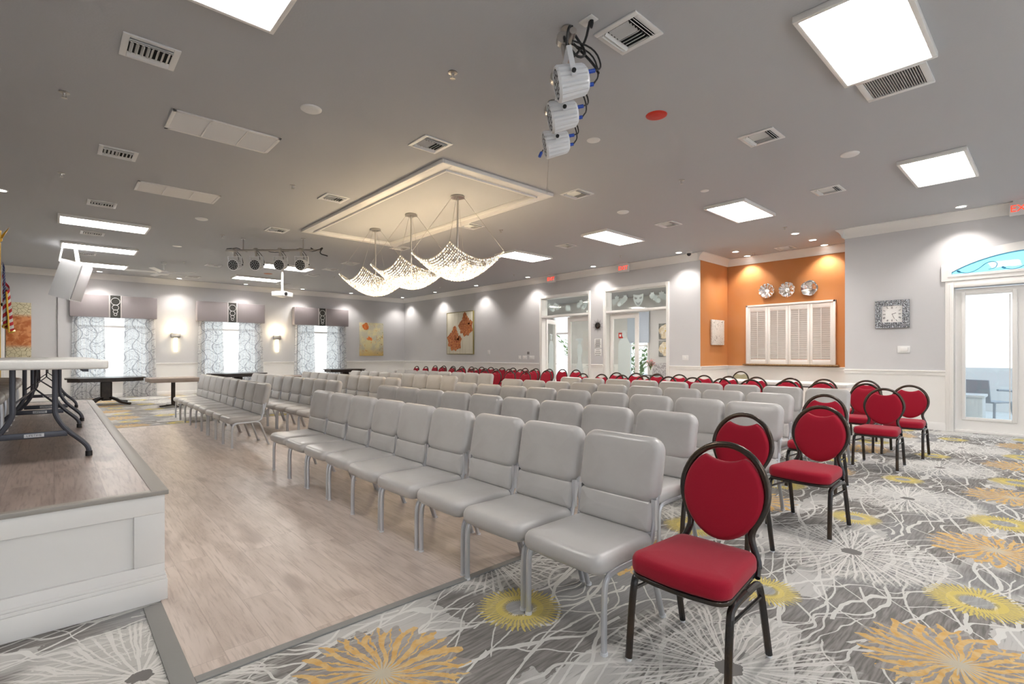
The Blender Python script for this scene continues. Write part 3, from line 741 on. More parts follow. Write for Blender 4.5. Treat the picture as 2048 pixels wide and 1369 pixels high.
# folding tables on stage
def folding_table(loc, rz, label, H=.686, L=2.44, W=.76, logo=True):
    t = thing('folding_table', loc, label, 'table', 'white folding tables', rz)
    m = MB(); m.pillow(rrect(W/2, L/2, .035), .030, .012, M=T(0, 0, H - .028)); m.build('tabletop', M_TABLE, t)
    m = MB(); m.box((-W/2 + .10, -L/2 + .2, H - .08), (-W/2 + .13, L/2 - .2, H - .05)); m.box((W/2 - .13, -L/2 + .2, H - .08), (W/2 - .10, L/2 - .2, H - .05)); m.build('side_rail', M_LEG, t)
    for s in (-1, 1):
        y = s * (L/2 - .28)
        for sx in (-1, 1):
            m = MB(); m.tube([(sx * .105, y, H - .05), (sx * .105, y, H - .32), (sx * .105, y, H - .38), (sx * .16, y, .20), (sx * .25, y, .11), (sx * .285, y, .06), (sx * .285, y, 0.01)], .0165, 10, smooth=2); l = m.build('leg', M_LEG, t)
            m = MB(); m.lathe([(.02, 0), (.02, .035)], 12, M=T(sx * .285, y, 0)); m.build('foot_cap', M_BLACK, l)
        m = MB(); m.box((-.17, y - .01, .155), (.17, y + .01, .195), bev=.004)
        c = m.build('crossbar', M_LEG, t)
        m = MB(); m.box((-.05, y - s * 0 - .013, .163), (.05, y - .01, .187), bev=.002); m.build('badge', M_WMET, c)
        text('LIFETIME', .02, M_LEG, c, T(0, y - .0135, .175) @ Rx(PI/2), ext=.0004)
        m = MB(); m.tube([(-.105, y, H - .30), (0, y - s * .16, H - .2), (.105, y, H - .30)], .007); m.tube([(0, y - s * .16, H - .2), (0, y - s * .36, H - .06)], .007); m.build('brace', M_LEG, t)
    return t
folding_table((-.10, 5.66, SZ + .001), 0, 'white folding table at the near end of the stage')
folding_table((-.06, 8.15, SZ + .001), 0, 'white folding table farther back on the stage, behind the nearer one')
folding_table((10.45, 3.70, 0), 0, 'white folding table in front of the shuttered alcove', H=.79)
t = thing('equipment_case', (-1.15, 11.6, 0), 'black equipment case beyond the stage end', 'case')
m = MB(); m.box((-.45, -.25, 0), (.45, .25, .98), bev=.02); m.build('shell', M_BLACK, t); m = MB(); m.box((-.46, -.26, .7), (.46, .26, .72), bev=.003); m.build('lid_seam', M_LEG, t)

# ------------------------------------------------------------------ grey padded chair
def grey_chair():
    t = thing('stacking_chair', (0, 0, 0), 'x', 'chair', 'x')
    M = T(0, -.03, .390) @ Rx(.01)
    m = MB(); m.pillow(rrect(.247, .232, .055, taper=.03, front=.012), .044, .036, crown=.012, rings=5, M=M)
    m.build('seat', M_VINYL, t, ang=60)
    tilt = math.radians(11)
    m = MB(); m.pillow(rrect(.246, .166, .075, n=8), .042, .036, crown=.014, rings=5, M=T(0, .245, .732) @ Rx(-tilt) @ Rx(PI/2)); m.build('backrest', M_VINYL, t, ang=60)
    m = MB(); m.pillow(rrect(.226, .078, .02), .022, .018, crown=.010, M=T(0, .192, .512) @ Rx(-tilt) @ Rx(PI/2)); m.build('lumbar_pad', M_VINYL, t, ang=60)
    m = MB()
    for s in (-1, 1):
        m.tube([(s * .232, .02, .352), (s * .232, .12, .356), (s * .232, .165, .38), (s * .232, .185, .45), (s * .232, .235, .64)], .0105, 8, r2=.013, smooth=1)
        m.box((s * .232 - .011, .185, .45), (s * .232 + .011, .205, .60), M=None)
    m.tube([(-.23, .172, .436), (.23, .172, .436)], .009, 8); m.tube([(-.23, .168, .412), (.23, .168, .412)], .006, 6)
    for q in (-.15, -.05, .05, .15): m.box((q - .012, .165, .412), (q + .012, .173, .436))
    m.build('back_frame', M_CHROME, t)
    for s in (-1, 1):
        m = MB(); m.tube([(s * .236, -.215, 0), (s * .236, -.215, .27), (s * .236, -.20, .33), (s * .236, -.15, .350), (s * .236, .0, .350)], .0155, 10, r2=.013, smooth=2); l = m.build('leg', M_CHROME, t)
        m = MB(); m.lathe([(.0175, 0), (.0175, .014)], 10, M=T(s * .236, -.215, 0)); m.build('glide', M_WMET, l)
        m = MB(); m.tube([(s * .236, .0, .350), (s * .236, .11, .350), (s * .236, .155, .32), (s * .236, .265, 0)], .0155, 10, r2=.013, smooth=2); l = m.build('leg', M_CHROME, t)
        m = MB(); m.lathe([(.0175, 0), (.0175, .014)], 10, M=T(s * .236, .265, 0)); m.build('glide', M_WMET, l)
    m = MB(); m.tube([(-.24, -.17, .345), (.24, -.17, .345)], .007, 6); m.tube([(-.24, .1, .345), (.24, .1, .345)], .007, 6); m.build('crossbar', M_CHROME, t)
    return t
g0 = grey_chair(); first = True
FACE = -PI/2
ROWX = [2.0, 3.09, 4.30, 5.53, 6.82]; NY = [1.585, 1.98, 1.82, 2.15, 1.95]; FYS = [8.01, 7.95, 8.21, 8.16, 8.60]
ROWN = ['front', 'second', 'third', 'fourth', 'last']
rj = random.Random(3)
for r in range(5):
    for blk, y0 in (('near', NY[r]), ('far', FYS[r])):
        for k in range(9):
            lab = 'grey padded chair, %s from the camera in the %s half of the %s grey row' % (ORD[k], blk, ROWN[r]) if k else 'grey padded chair nearest the camera in the %s half of the %s grey row' % (blk, ROWN[r])
            grp = 'grey padded chairs of the %s row' % ROWN[r]
            x = ROWX[r] + (.012 * k * .522 if r == 0 else 0) * 1. + rj.uniform(-.012, .012); y = y0 + k * .5225; rz = FACE + rj.uniform(-.02, .02)
            if blk == 'far': x += .04 if r == 0 else 0
            if first: g0.location = (x, y, 0.0); g0.rotation_euler = (0, 0, rz); g0['label'] = lab; g0['group'] = grp; first = False
            else: dup(g0, (x, y, 0), rz, lab, grp)
for k in range(7):
    dup(g0, (-.55, 5.39 + k * .5225, SZ + .001), PI/2, 'grey padded chair behind the stage tables, %s from the camera' % ORD[k], 'grey padded chairs on the stage')

# ------------------------------------------------------------------ red round-backed chair
def ringpts():
    half = [(.178, .395), (.172, .43), (.150, .475), (.138, .515), (.146, .555), (.172, .60), (.193, .655), (.196, .71), (.182, .765), (.152, .82), (.108, .862), (.056, .888), (0, .896)]
    yv = lambda z: .165 + (z - .39) * .20
    L = [(x, yv(z), z) for x, z in half]
    return L + [(-x, y, z) for x, y, z in reversed(L[:-1])]
def red_chair(name='banquet_chair', fab=M_RED, cat='chair'):
    t = thing(name, (0, 0, 0), 'x', cat, 'x')
    m = MB(); m.pillow(rrect(.218, .205, .06, taper=.16, front=.03), .036, .022, crown=.014, M=T(0, -.035, .424)); m.build('seat', fab, t, ang=60)
    m = MB(); m.pillow(rrect(.212, .198, .055, taper=.16, front=.03), .010, .006, M=T(0, -.035, .378)); m.build('seat_frame', M_BRONZE, t, ang=60)
    m = MB(); m.tube(ringpts(), .0135, 10, r2=.0155, smooth=1); m.build('back_frame', M_BRONZE, t, ang=60)
    out = []
    for k in range(48):
        a = 2 * PI * k / 48 + PI / 2; x, z = .184 * math.cos(a), .205 * math.sin(a)
        if z < 0: x *= 1 - .10 * (z / .205) ** 2
        if z > .10 and abs(x) < .095: z = .205 * math.sqrt(1 - (.095 / .184) ** 2) - .026 * (1 - (x / .095) ** 2)
        out.append((x, z))
    f = lambda i: [(x * (1 - i / .19), z * (1 - i / .205) ) for x, z in out]
    m = MB(); m.pillow(f, .026, .020, crown=.008, M=T(0, .222, .672) @ Rx(-math.atan(.2)) @ Rx(PI/2)); m.build('backrest', fab, t, ang=60)
    for s in (-1, 1):
        m = MB(); m.tube([(s * .20, -.03, .360), (s * .205, -.17, .360), (s * .207, -.205, .333), (s * .212, -.235, 0.012)], .0155, 9, r2=.014, smooth=2); l = m.build('leg', M_BRONZE, t)
        m = MB(); m.lathe([(.012, 0), (.014, .014)], 10, M=T(s * .212, -.235, 0)); m.build('glide', M_WMET, l)
        m = MB(); m.tube([(s * .20, -.03, .360), (s * .195, .10, .360), (s * .195, .14, .33), (s * .20, .225, 0.012)], .0155, 9, r2=.014, smooth=2); l = m.build('leg', M_BRONZE, t)
        m = MB(); m.lathe([(.012, 0), (.014, .014)], 10, M=T(s * .20, .225, 0)); m.build('glide', M_WMET, l)
        m = MB(); m.tube([(s * .207, -.20, .30), (s * .196, .15, .29)], .008, 8); m.build('stretcher', M_BRONZE, t)
        m = MB(); m.tube([(s * .178, .165, .40), (s * .19, .12, .372)], .012, 8); m.build('bracket', M_BRONZE, t)
    return t
r0 = red_chair(); 
r0.location = (2.07, 1.05, 0); r0.rotation_euler = (0, 0, FACE + .03); r0['label'] = 'nearest red round-backed chair, at the end of the front grey row'; r0['group'] = 'red chairs ending the grey rows'
for (x, y, a), nm in zip(((3.31, 1.49, .02), (4.28, 1.30, -.04), (5.61, 1.63, 0.02)), ('second', 'third', 'fourth')):
    dup(r0, (x, y, 0), FACE + a, 'red round-backed chair ending the %s grey row' % nm, 'red chairs ending the grey rows')
dup(r0, (7.19, 1.44, 0), FACE + .0, 'red round-backed chair ending the last grey row', 'red chairs ending the grey rows')
def redrow(X, ys, rown, part=''):
    for k, y in enumerate(ys):
        j = rj.uniform(-.03, .03)
        lab = ('red round-backed chair %sfrom the camera in the %s red row%s' % (ORD[k] + ' ' if k else 'nearest ', rown, part)).replace('nearest from the camera', 'nearest the camera')
        dup(r0, (X - .25 + (j if y != 10.85 else 0), y + (.04 if y == 10.85 else 0), 0), FACE + rj.uniform(-.08, .08), lab, 'red round-backed chairs of the %s red row' % rown)
redrow(8.47, [1.36, 1.87, 2.38, 2.88, 3.42, 3.95, 4.45, 4.94, 5.47, 5.98, 6.50, 7.02], 'first')
redrow(9.52, [2.07, 2.66, 3.19, 3.74, 4.27, 4.77, 5.28, 5.83, 6.32, 6.85], 'second')
redrow(8.42, [8.72, 9.26, 9.77, 10.3, 10.85, 11.4], 'first', ', past the aisle')
redrow(9.42, [8.96, 9.46, 9.97, 10.47, 10.99, 11.49, 12.0, 12.56, 13.15, 13.7, 14.71, 15.26], 'second', ', past the aisle')
redrow(10.37, [8.77, 9.3, 9.77, 10.31, 10.79, 11.32, 11.81, 12.35, 12.81, 13.38, 13.9, 14.4, 14.98, 15.59], 'third')
oc = red_chair('banquet_chair', M_OLIVE); oc.location = (12.1, 5.25, 0); oc.rotation_euler = (0, 0, FACE); oc['label'] = 'olive round-backed chair alone in the alcove corner'; oc['group'] = 'olive alcove chairs'

# ------------------------------------------------------------------ tables by the windows
def pedestal(name, loc, label, w, d, h, top, leg, octa, rz=0.):
    t = thing(name, loc, label, 'table', None, rz)
    m = MB()
    if octa:
        c = .25; pl = [(-w/2 + c, -d/2), (w/2 - c, -d/2), (w/2, -d/2 + c), (w/2, d/2 - c), (w/2 - c, d/2), (-w/2 + c, d/2), (-w/2, d/2 - c), (-w/2, -d/2 + c)]
        m.prism(pl, h - .03, h); m.prism([(x * .94, y * .94) for x, y in pl], h - .10, h - .03)
    else: m.box((-w/2, -d/2, h - .10), (w/2, d/2, h), bev=.006)
    m.build('tabletop', top, t)
    if octa:
        m = MB(); m.box((-.12, -.12, .12), (.12, .12, h - .1), bev=.03, seg=1); m.build('pedestal', leg, t)
        for k in range(4):
            m = MB(); m.tube([(0.05, 0, .2), (.25, 0, .16), (.42, 0, .07), (.58, 0, .05), (.64, 0, .04)], .05, 8, r2=.035, smooth=1, M=Rz(k * PI/2 + PI/4)); m.build('leg', leg, t)
    else:
        m = MB(); m.tube([(0, 0, .04), (0, 0, h - .1)], .045, 14); m.build('pedestal', leg, t)
        for k in range(4): m = MB(); m.tube([(0, 0, .05), (.3, 0, .03)], .035, 8, r2=.02, M=Rz(k * PI/2 + .3)); m.build('leg', leg, t)
    return t
pedestal('game_table', (1.0, 16.75, 0), 'dark wood octagonal pedestal table before the first window', 1.62, 1.1, .72, M_DWOOD, M_DWOOD, True)
pedestal('cafe_table', (2.22, 15.1, 0), 'taupe topped square table on a black pedestal between the first two windows', 1.05, 1.0, .73, M_TAUPE, M_DWOOD, False)
pedestal('game_table', (4.05, 16.6, 0), 'dark wood octagonal pedestal table before the second window', 1.5, 1.1, .76, M_DWOOD, M_DWOOD, True)
pedestal('cafe_table', (4.75, 14.6, 0), 'taupe topped table behind the second grey row', 1.0, .9, .72, M_TAUPE, M_DWOOD, False)
pedestal('game_table', (7.6, 17.1, 0), 'dark wood octagonal pedestal table before the third window', 1.3, 1.1, .80, M_DWOOD, M_DWOOD, True)

# ------------------------------------------------------------------ window dressing
ORDW = ('first', 'second', 'third')
VX = [(.33, 2.39), (3.47, 5.55), (6.57, 8.66)]
for i, (a, b) in enumerate(VX):
    c = (a + b) / 2; w = (b - a) / 2
    t = thing('valance', (c, YF - .02, 0), 'taupe upholstered cornice box over the %s window from the stage' % ORDW[i], 'valance', 'window cornice boxes')
    z0, z1 = 2.42, 3.08
    m = MB(); m.box((-w, -.26, z0), (-.155, 0, z1), bev=.015); m.box((.155, -.26, z0), (w, 0, z1), bev=.015); m.build('padded_board', M_VAL, t)
    m = MB(); m.box((-.155, -.262, z0), (-.12, 0, z1), bev=.006); m.box((.12, -.262, z0), (.155, 0, z1), bev=.006); m.build('welt', mat('pale_welt_%d' % i, (.55, .52, .52), .6, bump=(50, .05)), t)
    m = MB(); m.box((-.12, -.258, z0), (.12, 0, z1)); m.build('centre_panel', M_DFAB, t)
    m = MB()
    for cz, R in ((2.90, .105), (2.72, .078), (2.60, .055), (2.515, .036)):
        m.tube([(R * math.cos(k * PI / 12), -.262, cz + R * math.sin(k * PI / 12)) for k in range(25)], .009, 6, cap=False)
    m.build('ring_embroidery', mat('silver_thread_%d' % i, (.6, .6, .6), .5, bump=(50, .05)), t)
    for s, x0, x1 in ((0, a + .06, a + .78), (1, b - .80, b - .04)):
        m = MB(); n = 60; vs, fs = [], []
        rows = [0.02, .6, 1.2, 1.8, 2.415]
        for z in rows:
            for k in range(n + 1):
                u = k / n; sp = 1 + .12 * (1 - z / 2.415) * (1 if True else 0)
                xx = (x0 + x1) / 2 + (u - .5) * (x1 - x0) * sp
                vs.append((xx - c, -.14 + .035 * math.sin(u * PI * 2 * 8 + s) + .012 * math.sin(u * 37 + z), z))
        for j in range(len(rows) - 1):
            for k in range(n): fs.append((j*(n+1)+k, j*(n+1)+k+1, (j+1)*(n+1)+k+1, (j+1)*(n+1)+k))
        m.add(vs, fs); o = m.build('curtain', M_SHEER, None, ang=180); o.location = (c, YF - .02, 0)
        tag(o, 'sheer patterned curtain on the %s side of the %s window from the stage' % (('left', 'right')[s], ORDW[i]), 'curtain', 'sheer window curtains')

# sconces
for x, n in ((2.91, 'between the first and second windows'), (6.03, 'between the second and third windows')):
    t = thing('wall_sconce', (x, YF, 0), 'lit glass wall sconce ' + n, 'wall lamp', 'lit wall sconces')
    m = MB(); m.box((-.13, -.10, 1.85), (.13, -.0, 2.0), bev=.02); m.build('metal_band', M_NICKEL, t)
    m = MB(); m.box((-.05, -.08, 1.40), (.05, -.03, 1.86), bev=.02); m.box((-.07, -.08, 2.0), (.07, -.03, 2.12), bev=.02); m.build('glass_tube', M_SCON, t)
    m = MB(); m.box((-.04, -.01, 1.1), (.04, 0, 1.2)); 
    li = bpy.data.lights.new('sconce_lamp', 'POINT'); li.energy = 9; li.color = (1, .8, .5); li.shadow_soft_size = .04
    lo = bpy.data.objects.new('sconce_lamp', li); COL.objects.link(lo); lo.parent = t; lo.location = (0, -.14, 2.16)
# ------------------------------------------------------------------ art on the walls
def pmat(name, fn):
    m = mat(name, (.5, .5, .5), .7); nt = m.node_tree; x, y, z, g = opos(nt)
    nt.links.new(fn(nt, x, z, g.outputs['Object']), nt.nodes['Principled BSDF'].inputs['Base Color']); return m
def f1(nt, x, z, P):
    n = noise(nt, P, 3, 4); c = mixc(nt, n.ss(.4, .6), (.55, .52, .40), (.72, .64, .36))
    c = mixc(nt, (1 - (z + .69).ss(0., .4)) * .7, c, (.70, .45, .12))
    n2 = noise(nt, P, 7, 4, 1.5); c = mixc(nt, n2.ss(.6, .68) * .7, c, (.62, .22, .04)); n3 = noise(nt, P, 9, 3, 2)
    return mixc(nt, n3.ss(.62, .66) * (x.ss(.1, .4)), c, (.25, .28, .15))
M_P1 = pmat('abstract_floral_canvas', f1)
M_OR1 = mat('orange_paint', (.70, .14, .02), .7, var=(12, (.8, .3, .08))); M_OR2 = mat('rust_paint', (.28, .05, .02), .7, var=(14, (.65, .25, .07))); M_OR4 = mat('dark_rust_paint', (.22, .03, .01), .7, var=(18, (.55, .20, .05))); M_OR3 = mat('amber_paint', (.62, .26, .10), .7, var=(16, (.36, .08, .02)))
bloompic('floral_painting', (9.77, YF - .05, 1.94), 0, 1.06, 1.37, 'yellow abstract floral canvas on the far wall near the corner', M_OR1, M_P1, [(-.27, .52, .16, 9, 7, 0, M_OR1, None), (-.1, -.03, .15, 7, 3, PI/2, M_OR1, None)])
def f2(nt, x, z, P):
    n = noise(nt, vec(nt, x * 9, z * .4), 2, 3); return mixc(nt, n.ss(.45, .7) * .7, (.72, .68, .56), (.52, .48, .35))
M_P2 = pmat('cream_streaked_canvas', f2); M_OLF = mat('olive_frame', (.25, .21, .07), .5, bump=(20, .1))
bloompic('poppy_painting', (XR - .06, 15.27, 2.12), -PI/2, 1.62, 1.56, 'large cream painting of two rust coloured flowers on the right wall', M_OR3, M_P2,
         [(.38, .25, .47, 9, 7, .3, M_OR2, None), (-.34, -.27, .50, 9, 7, .1, M_OR2, None), (.36, .22, .33, 7, 7, .8, M_OR4, None), (-.34, -.29, .36, 7, 7, .5, M_OR4, None)], frame=M_OLF, depth=.05, fat=.44)
def f3(nt, x, z, P):
    n = noise(nt, P, 8, 4, .5); band = (1 - (z + .02).abs().ss(.36, .5)); v = nt.nodes.new('ShaderNodeTexVoronoi'); v.feature = 'DISTANCE_TO_EDGE'; v.inputs['Scale'].default_value = 9; nt.links.new(P, v.inputs['Vector'])
    cr = E(nt, v.outputs['Distance']).lt(.03)
    a = mixc(nt, cr * .8, (.62, .56, .38), (.15, .12, .06)); b_ = mixc(nt, n.ss(.4, .62), (.42, .12, .03), (.62, .26, .10)); return mixc(nt, band, a, b_)
M_P3 = pmat('rust_band_canvas', f3)
t = thing('abstract_painting', (-.72, YF - .05, 1.98), 'tall cream and rust abstract canvas on the far wall left of the windows', 'painting'); m = MB(); m.box((-.25, 0, -.77), (.25, .035, .77), bev=.004); m.build('canvas', M_P3, t)
mb = MB(); mb.box((-1.10, YF - .03, 0), (-.99, YF, 2.72), bev=.004); mb.box((-2.2, YF - .03, 2.62), (-.99, YF, 2.72), bev=.004); struct('trim_9', mb, M_TRIM)
def f4(nt, x, z, P):
    n = noise(nt, P, 5, 1, 1.2); l = ((n * 8).fract() - .5).abs().lt(.05); return mixc(nt, l * (z.abs().ss(-.1, .2)), (.74, .71, .66), (.2, .17, .13))
t = thing('line_painting', ((11.827 + 12.499) / 2, AY1 - .05, 1.86), 'small ivory canvas with brown line drawing on the orange side wall', 'painting'); m = MB(); m.box((-.33, 0, -.31), (.33, .04, .31), bev=.004); m.build('canvas', pmat('ivory_line_canvas', f4), t)

# silver plates
M_SILV = mat('polished_silver', (.75, .74, .73), .16, metal=1., bump=(14, .5, .02))
for (y, z), n, lob in (((4.79, 2.85), 'left', 12), ((4.335, 2.84), 'middle', 10), ((3.86, 2.83), 'right', 5)):
    t = thing('silver_bowl', (XA - .004, y, z), 'fluted silver wall dish, %s one of three above the shutters' % n, 'wall dish', 'silver wall dishes')
    m = MB(); vs, fs = [], []; n_ = 72; R = .165
    pr = [(0, .02), (.3, .018), (.42, .03), (.7, .055), (.9, .075), (1, .07), (1.0, .06), (.6, .03), (.0, .0)]
    for r, d in pr:
        for k in range(n_):
            a = 2 * PI * k / n_; q = 1 + (.10 * abs(math.sin(lob * a / 2)) if r > .5 else 0); e = .012 * math.sin(lob * a) * (r ** 2)
            vs.append((-d - e, R * r * q * math.cos(a), R * r * q * math.sin(a)))
    for i in range(len(pr) - 1):
        for k in range(n_): k2 = (k + 1) % n_; fs.append((i*n_+k, i*n_+k2, (i+1)*n_+k2, (i+1)*n_+k))
    m.add(vs, fs); m.build('rim', M_SILV, t, ang=50)
    m = MB(); m.lathe([(.06, .022), (.05, .03), (0, .031)], 24, M=Ry(-PI/2)); m.build('centre', M_SILV, t)

# shutters in the orange alcove
t = thing('plantation_shutters', (XA, 4.31, 0), 'white plantation shutters of four louvred panels in the orange alcove', 'shutters')
m = MB(); y0, y1, z0, z1 = -.97, .97, 1.085, 2.53
for a, b, c, d in ((y0, y0 + .05, z0, z1), (y1 - .05, y1, z0, z1), (y0, y1, z1 - .05, z1)): m.box((-.07, a, c), (0, b, d), bev=.006)
m.build('frame', M_TRIM, t)
pw = (1.94 - .10) / 4
for k in range(4):
    a = -.92 + k * pw; b = a + pw; m = MB()
    for q in ((a + .003, a + .055, z0, z1 - .055), (b - .055, b - .003, z0, z1 - .055), (a + .05, b - .05, z0, z0 + .11), (a + .05, b - .05, z1 - .16, z1 - .055)): m.box((-.055, q[0], q[2]), (-.025, q[1], q[3]), bev=.003)
    p = m.build('shutter_panel', M_TRIM, t)
    m = MB(); nl = 24; zz0, zz1 = z0 + .12, z1 - .165
    for j in range(nl):
        z = zz0 + (zz1 - zz0) * (j + .5) / nl; m.box((-.003, a + .055, -.026), (.003, b - .055, .026), M=T(-.040, 0, z) @ Ry(-.55))
    m.build('louvres', M_TRIM, p)
    m = MB(); m.box((-.075, (a + b) / 2 - .006, zz0), (-.063, (a + b) / 2 + .006, zz1), bev=.002); m.build('tilt_rod', M_TRIM, p)
m = MB(); m.box((XA - .12, 3.28, 1.05), (XA, 5.34, 1.083), bev=.008); o = m.build('granite_sill', M_GRAN); tag(o, 'tan granite sill under the white shutters', 'sill')
m = MB(); m.box((XA - .1, AY0 + .02, .86), (XA - .0, AY0 + .3, .9))

# clock
t = thing('wall_clock', (XR, 2.075, 2.055), 'square silver mosaic framed clock on the wall beside the patio door', 'clock')
M_MOS = mat('mirror_mosaic', (.62, .66, .70), .12, metal=1., bump=(60, .8, .02), var=(40, (.16, .17, .19)))
m = MB(); h = .255
for a, b, c, d in ((-h, -.15, -h, h), (.15, h, -h, h), (-.15, .15, .15, h), (-.15, .15, -h, -.15)): m.box((-.045, a, c), (0, b, d), bev=.006)
nt_ = 14
for k in range(nt_):
    u = -h + .02 + (2 * h - .04) * (k + .5) / nt_; s_ = (2 * h - .04) / nt_ * .42
    for v in (-.235, -.20, -.168, .168, .20, .235):
        m.box((-.052, u - s_, v - .013), (-.044, u + s_, v + .013), bev=.003, seg=1)
        if abs(u) < .15: m.box((-.052, v - .013, u - s_), (-.044, v + .013, u + s_), bev=.003, seg=1)
m.build('frame', M_MOS, t)
m = MB(); m.box((-.03, -.15, -.15), (-.01, .15, .15)); f_ = m.build('face', M_PAPER, t)
STK = {'I': [((0, -1), (0, 1))], 'V': [((-.5, 1), (0, -1)), ((0, -1), (.5, 1))], 'X': [((-.5, 1), (.5, -1)), ((-.5, -1), (.5, 1))]}
m = MB()
for k, nm in enumerate(('XII', 'I', 'II', 'III', 'IIII', 'V', 'VI', 'VII', 'VIII', 'IX', 'X', 'XI')):
    a = PI/2 - k * PI/6; R = .118 / max(abs(math.cos(a)), abs(math.sin(a)), .8) * .98; cy, cz = R * math.cos(a), R * math.sin(a)
    W_ = {'I': .5, 'V': 1.1, 'X': 1.1}; tot = sum(W_[c] for c in nm); u = -tot / 2
    for c in nm:
        u += W_[c] / 2
        for (x1, z1_), (x2, z2) in STK[c]:
            rot = a - PI/2; s_ = .012
            q = [((u + x1) * s_, z1_ * .018), ((u + x2) * s_, z2 * .018)]
            q = [(-(x * math.cos(rot) - z * math.sin(rot)) * -1, x * math.sin(rot) + z * math.cos(rot)) for x, z in q]
            m.tube([(-.0315, -(cy + q[0][0]), cz + q[0][1]), (-.0315, -(cy + q[1][0]), cz + q[1][1])], .0018, 5)
        u += W_[c] / 2
m.build('numerals', M_BLACK, f_)
m = MB(); m.tube([(-.034, 0, 0), (-.034, -.062, .018)], .004, 6); m.build('hour_hand', M_BLACK, t)
m = MB(); m.tube([(-.036, 0, 0), (-.036, -.038, -.088)], .003, 6); m.build('minute_hand', M_BLACK, t)

def plate(name, y, z, w, h, label, cat, m0=M_WHITE, x=XR, lines=0, group=None):
    t = thing(name, (x, y, z), label, cat, group); m = MB(); m.box((-.012, -w/2, -h/2), (0, w/2, h/2), bev=.003); m.build('cover', m0, t)
    if lines == 0: m = MB(); m.box((-.02, -w*.12, -h*.22), (-.011, w*.12, h*.22), bev=.002); m.build('rocker', M_TRIM, t)
    elif lines > 0:
        m = MB(); rr = random.Random(int(z * 100))
        for k in range(lines): 
            hw = w * rr.uniform(.25, .42); zz = h * (.38 - .76 * k / max(lines - 1, 1)); m.box((-.0135, -hw, zz - h * .03), (-.011, hw, zz + h * .03))
        m.build('print', M_INK, t)
    return t
plate('light_switch', 6.15, 1.235, .16, .12, 'white switch plate on the grey wall left of the orange alcove', 'light switch')
plate('wall_control', 13.61, 1.38, .12, .17, 'white wall control right of the two-flower painting', 'wall control')
plate('light_switch', 12.02, 1.215, .11, .12, 'single white switch left of two wider ones by the foyer door', 'light switch')
plate('light_switch', 11.78, 1.215, .20, .12, 'middle white switch plate of three by the foyer door', 'light switch')
plate('light_switch', 11.46, 1.215, .22, .12, 'white switch plate closest to the foyer door casing', 'light switch')
plate('notice', 11.62, 1.36, .10, .09, 'small grey notice above the switch plates', 'notice', M_INK, lines=-1)
plate('printed_notice', 8.80, 1.63, .24, .26, 'upper printed grey notice between the two foyer openings', 'notice', M_PAPER, lines=7)
plate('printed_notice', 8.80, 1.37, .24, .2, 'lower printed white notice between the two foyer openings', 'notice', M_PAPER, lines=4)
t = thing('thermostat', (XR, 1.905, 1.405), 'white thermostat below the silver clock', 'thermostat')
m = MB(); m.box((-.02, -.09, -.06), (0, .09, .065), bev=.004); m.build('guard', M_WHITE, t); m = MB(); m.box((-.035, -.06, -.03), (-.019, .05, .04), bev=.004); m.build('housing', M_PAPER, t)
t = thing('sunburst_ornament', (XR, 8.81, 2.13), 'dark metal sunburst on the wall between the foyer openings', 'wall ornament')
m = MB(); 
for k in range(20):
    a = 2 * PI * k / 20; R = .21 if k % 2 else .16; m.add([(-.01, .06 * math.cos(a - .12), .06 * math.sin(a - .12)), (-.01, .06 * math.cos(a + .12), .06 * math.sin(a + .12)), (-.014, R * math.cos(a), R * math.sin(a)), (-.025, .07 * math.cos(a), .07 * math.sin(a))], [(0, 1, 2), (0, 2, 3), (1, 3, 2), (0, 3, 1)])
m.build('rays', M_BRONZE, t); m = MB(); m.lathe([(.085, 0), (.085, .02), (.06, .035), (.06, .02)], 28, M=Ry(-PI/2)); m.build('hub', M_BRONZE, t); m = MB(); m.lathe([(.06, .015), (0, .02)], 24, M=Ry(-PI/2)); m.build('mirror', M_SILV, t)
# exit signs
for y, z, n in ((10.41, 3.60, 'over the first foyer opening, farther from the camera'), (7.80, 3.60, 'over the second foyer opening'), (.38, 3.60, 'above the arched patio door')):
    t = thing('exit_sign', (XR - .20, y, z), 'white exit sign with red lit letters ' + n, 'exit sign', 'exit signs')
    m = MB(); m.box((-.03, -.16, -.10), (.03, .16, .10), bev=.006); m.build('housing', M_WHITE, t)
    m = MB(); m.box((-.03, -.12, .10), (.03, .12, CEIL - z)); m.build('canopy', M_WHITE, t)
    text('EXIT', .15, M_EXIT, t, T(-.032, 0, 0) @ Rz(-PI/2) @ Rx(PI/2), ext=.002)

# ------------------------------------------------------------------ ceiling fittings
def panel(x0, x1, y0, y1, label, fr=.035):
    t = thing('ceiling_light', ((x0 + x1) / 2, (y0 + y1) / 2, CEIL), label, 'ceiling light', 'ceiling light panels'); w, d = (x1 - x0) / 2, (y1 - y0) / 2
    m = MB()
    for a, b, c, e in ((-w - fr, -w, -d - fr, d + fr), (w, w + fr, -d - fr, d + fr), (-w, w, -d - fr, -d), (-w, w, d, d + fr)): m.box((a, c, -.05), (b, e, 0), bev=.006)
    m.build('frame', M_TRIM, t)
    m = MB(); m.box((-w, -d, -.038), (w, d, -.03)); m.build('diffuser', M_PANEL, t)
panel(3.93, 5.16, .69, 1.26, 'large lit ceiling panel nearest the camera, beside the square grille')
panel(7.83, 9.04, .76, 1.35, 'lit ceiling panel nearest the patio door')
panel(7.88, 9.07, 3.31, 3.90, 'lit ceiling panel in front of the orange alcove')
panel(7.84, 9.08, 5.89, 6.46, 'lit ceiling panel before the second foyer opening')
panel(7.86, 9.08, 8.50, 9.15, 'lit ceiling panel just right of the chandeliers')
panel(-.06, 1.165, 3.30, 3.90, 'lit ceiling panel cut by the top of the picture, over the near stage edge')
panel(.08, 1.31, 11.56, 12.16, 'nearest of three long lit panels over the stage end')
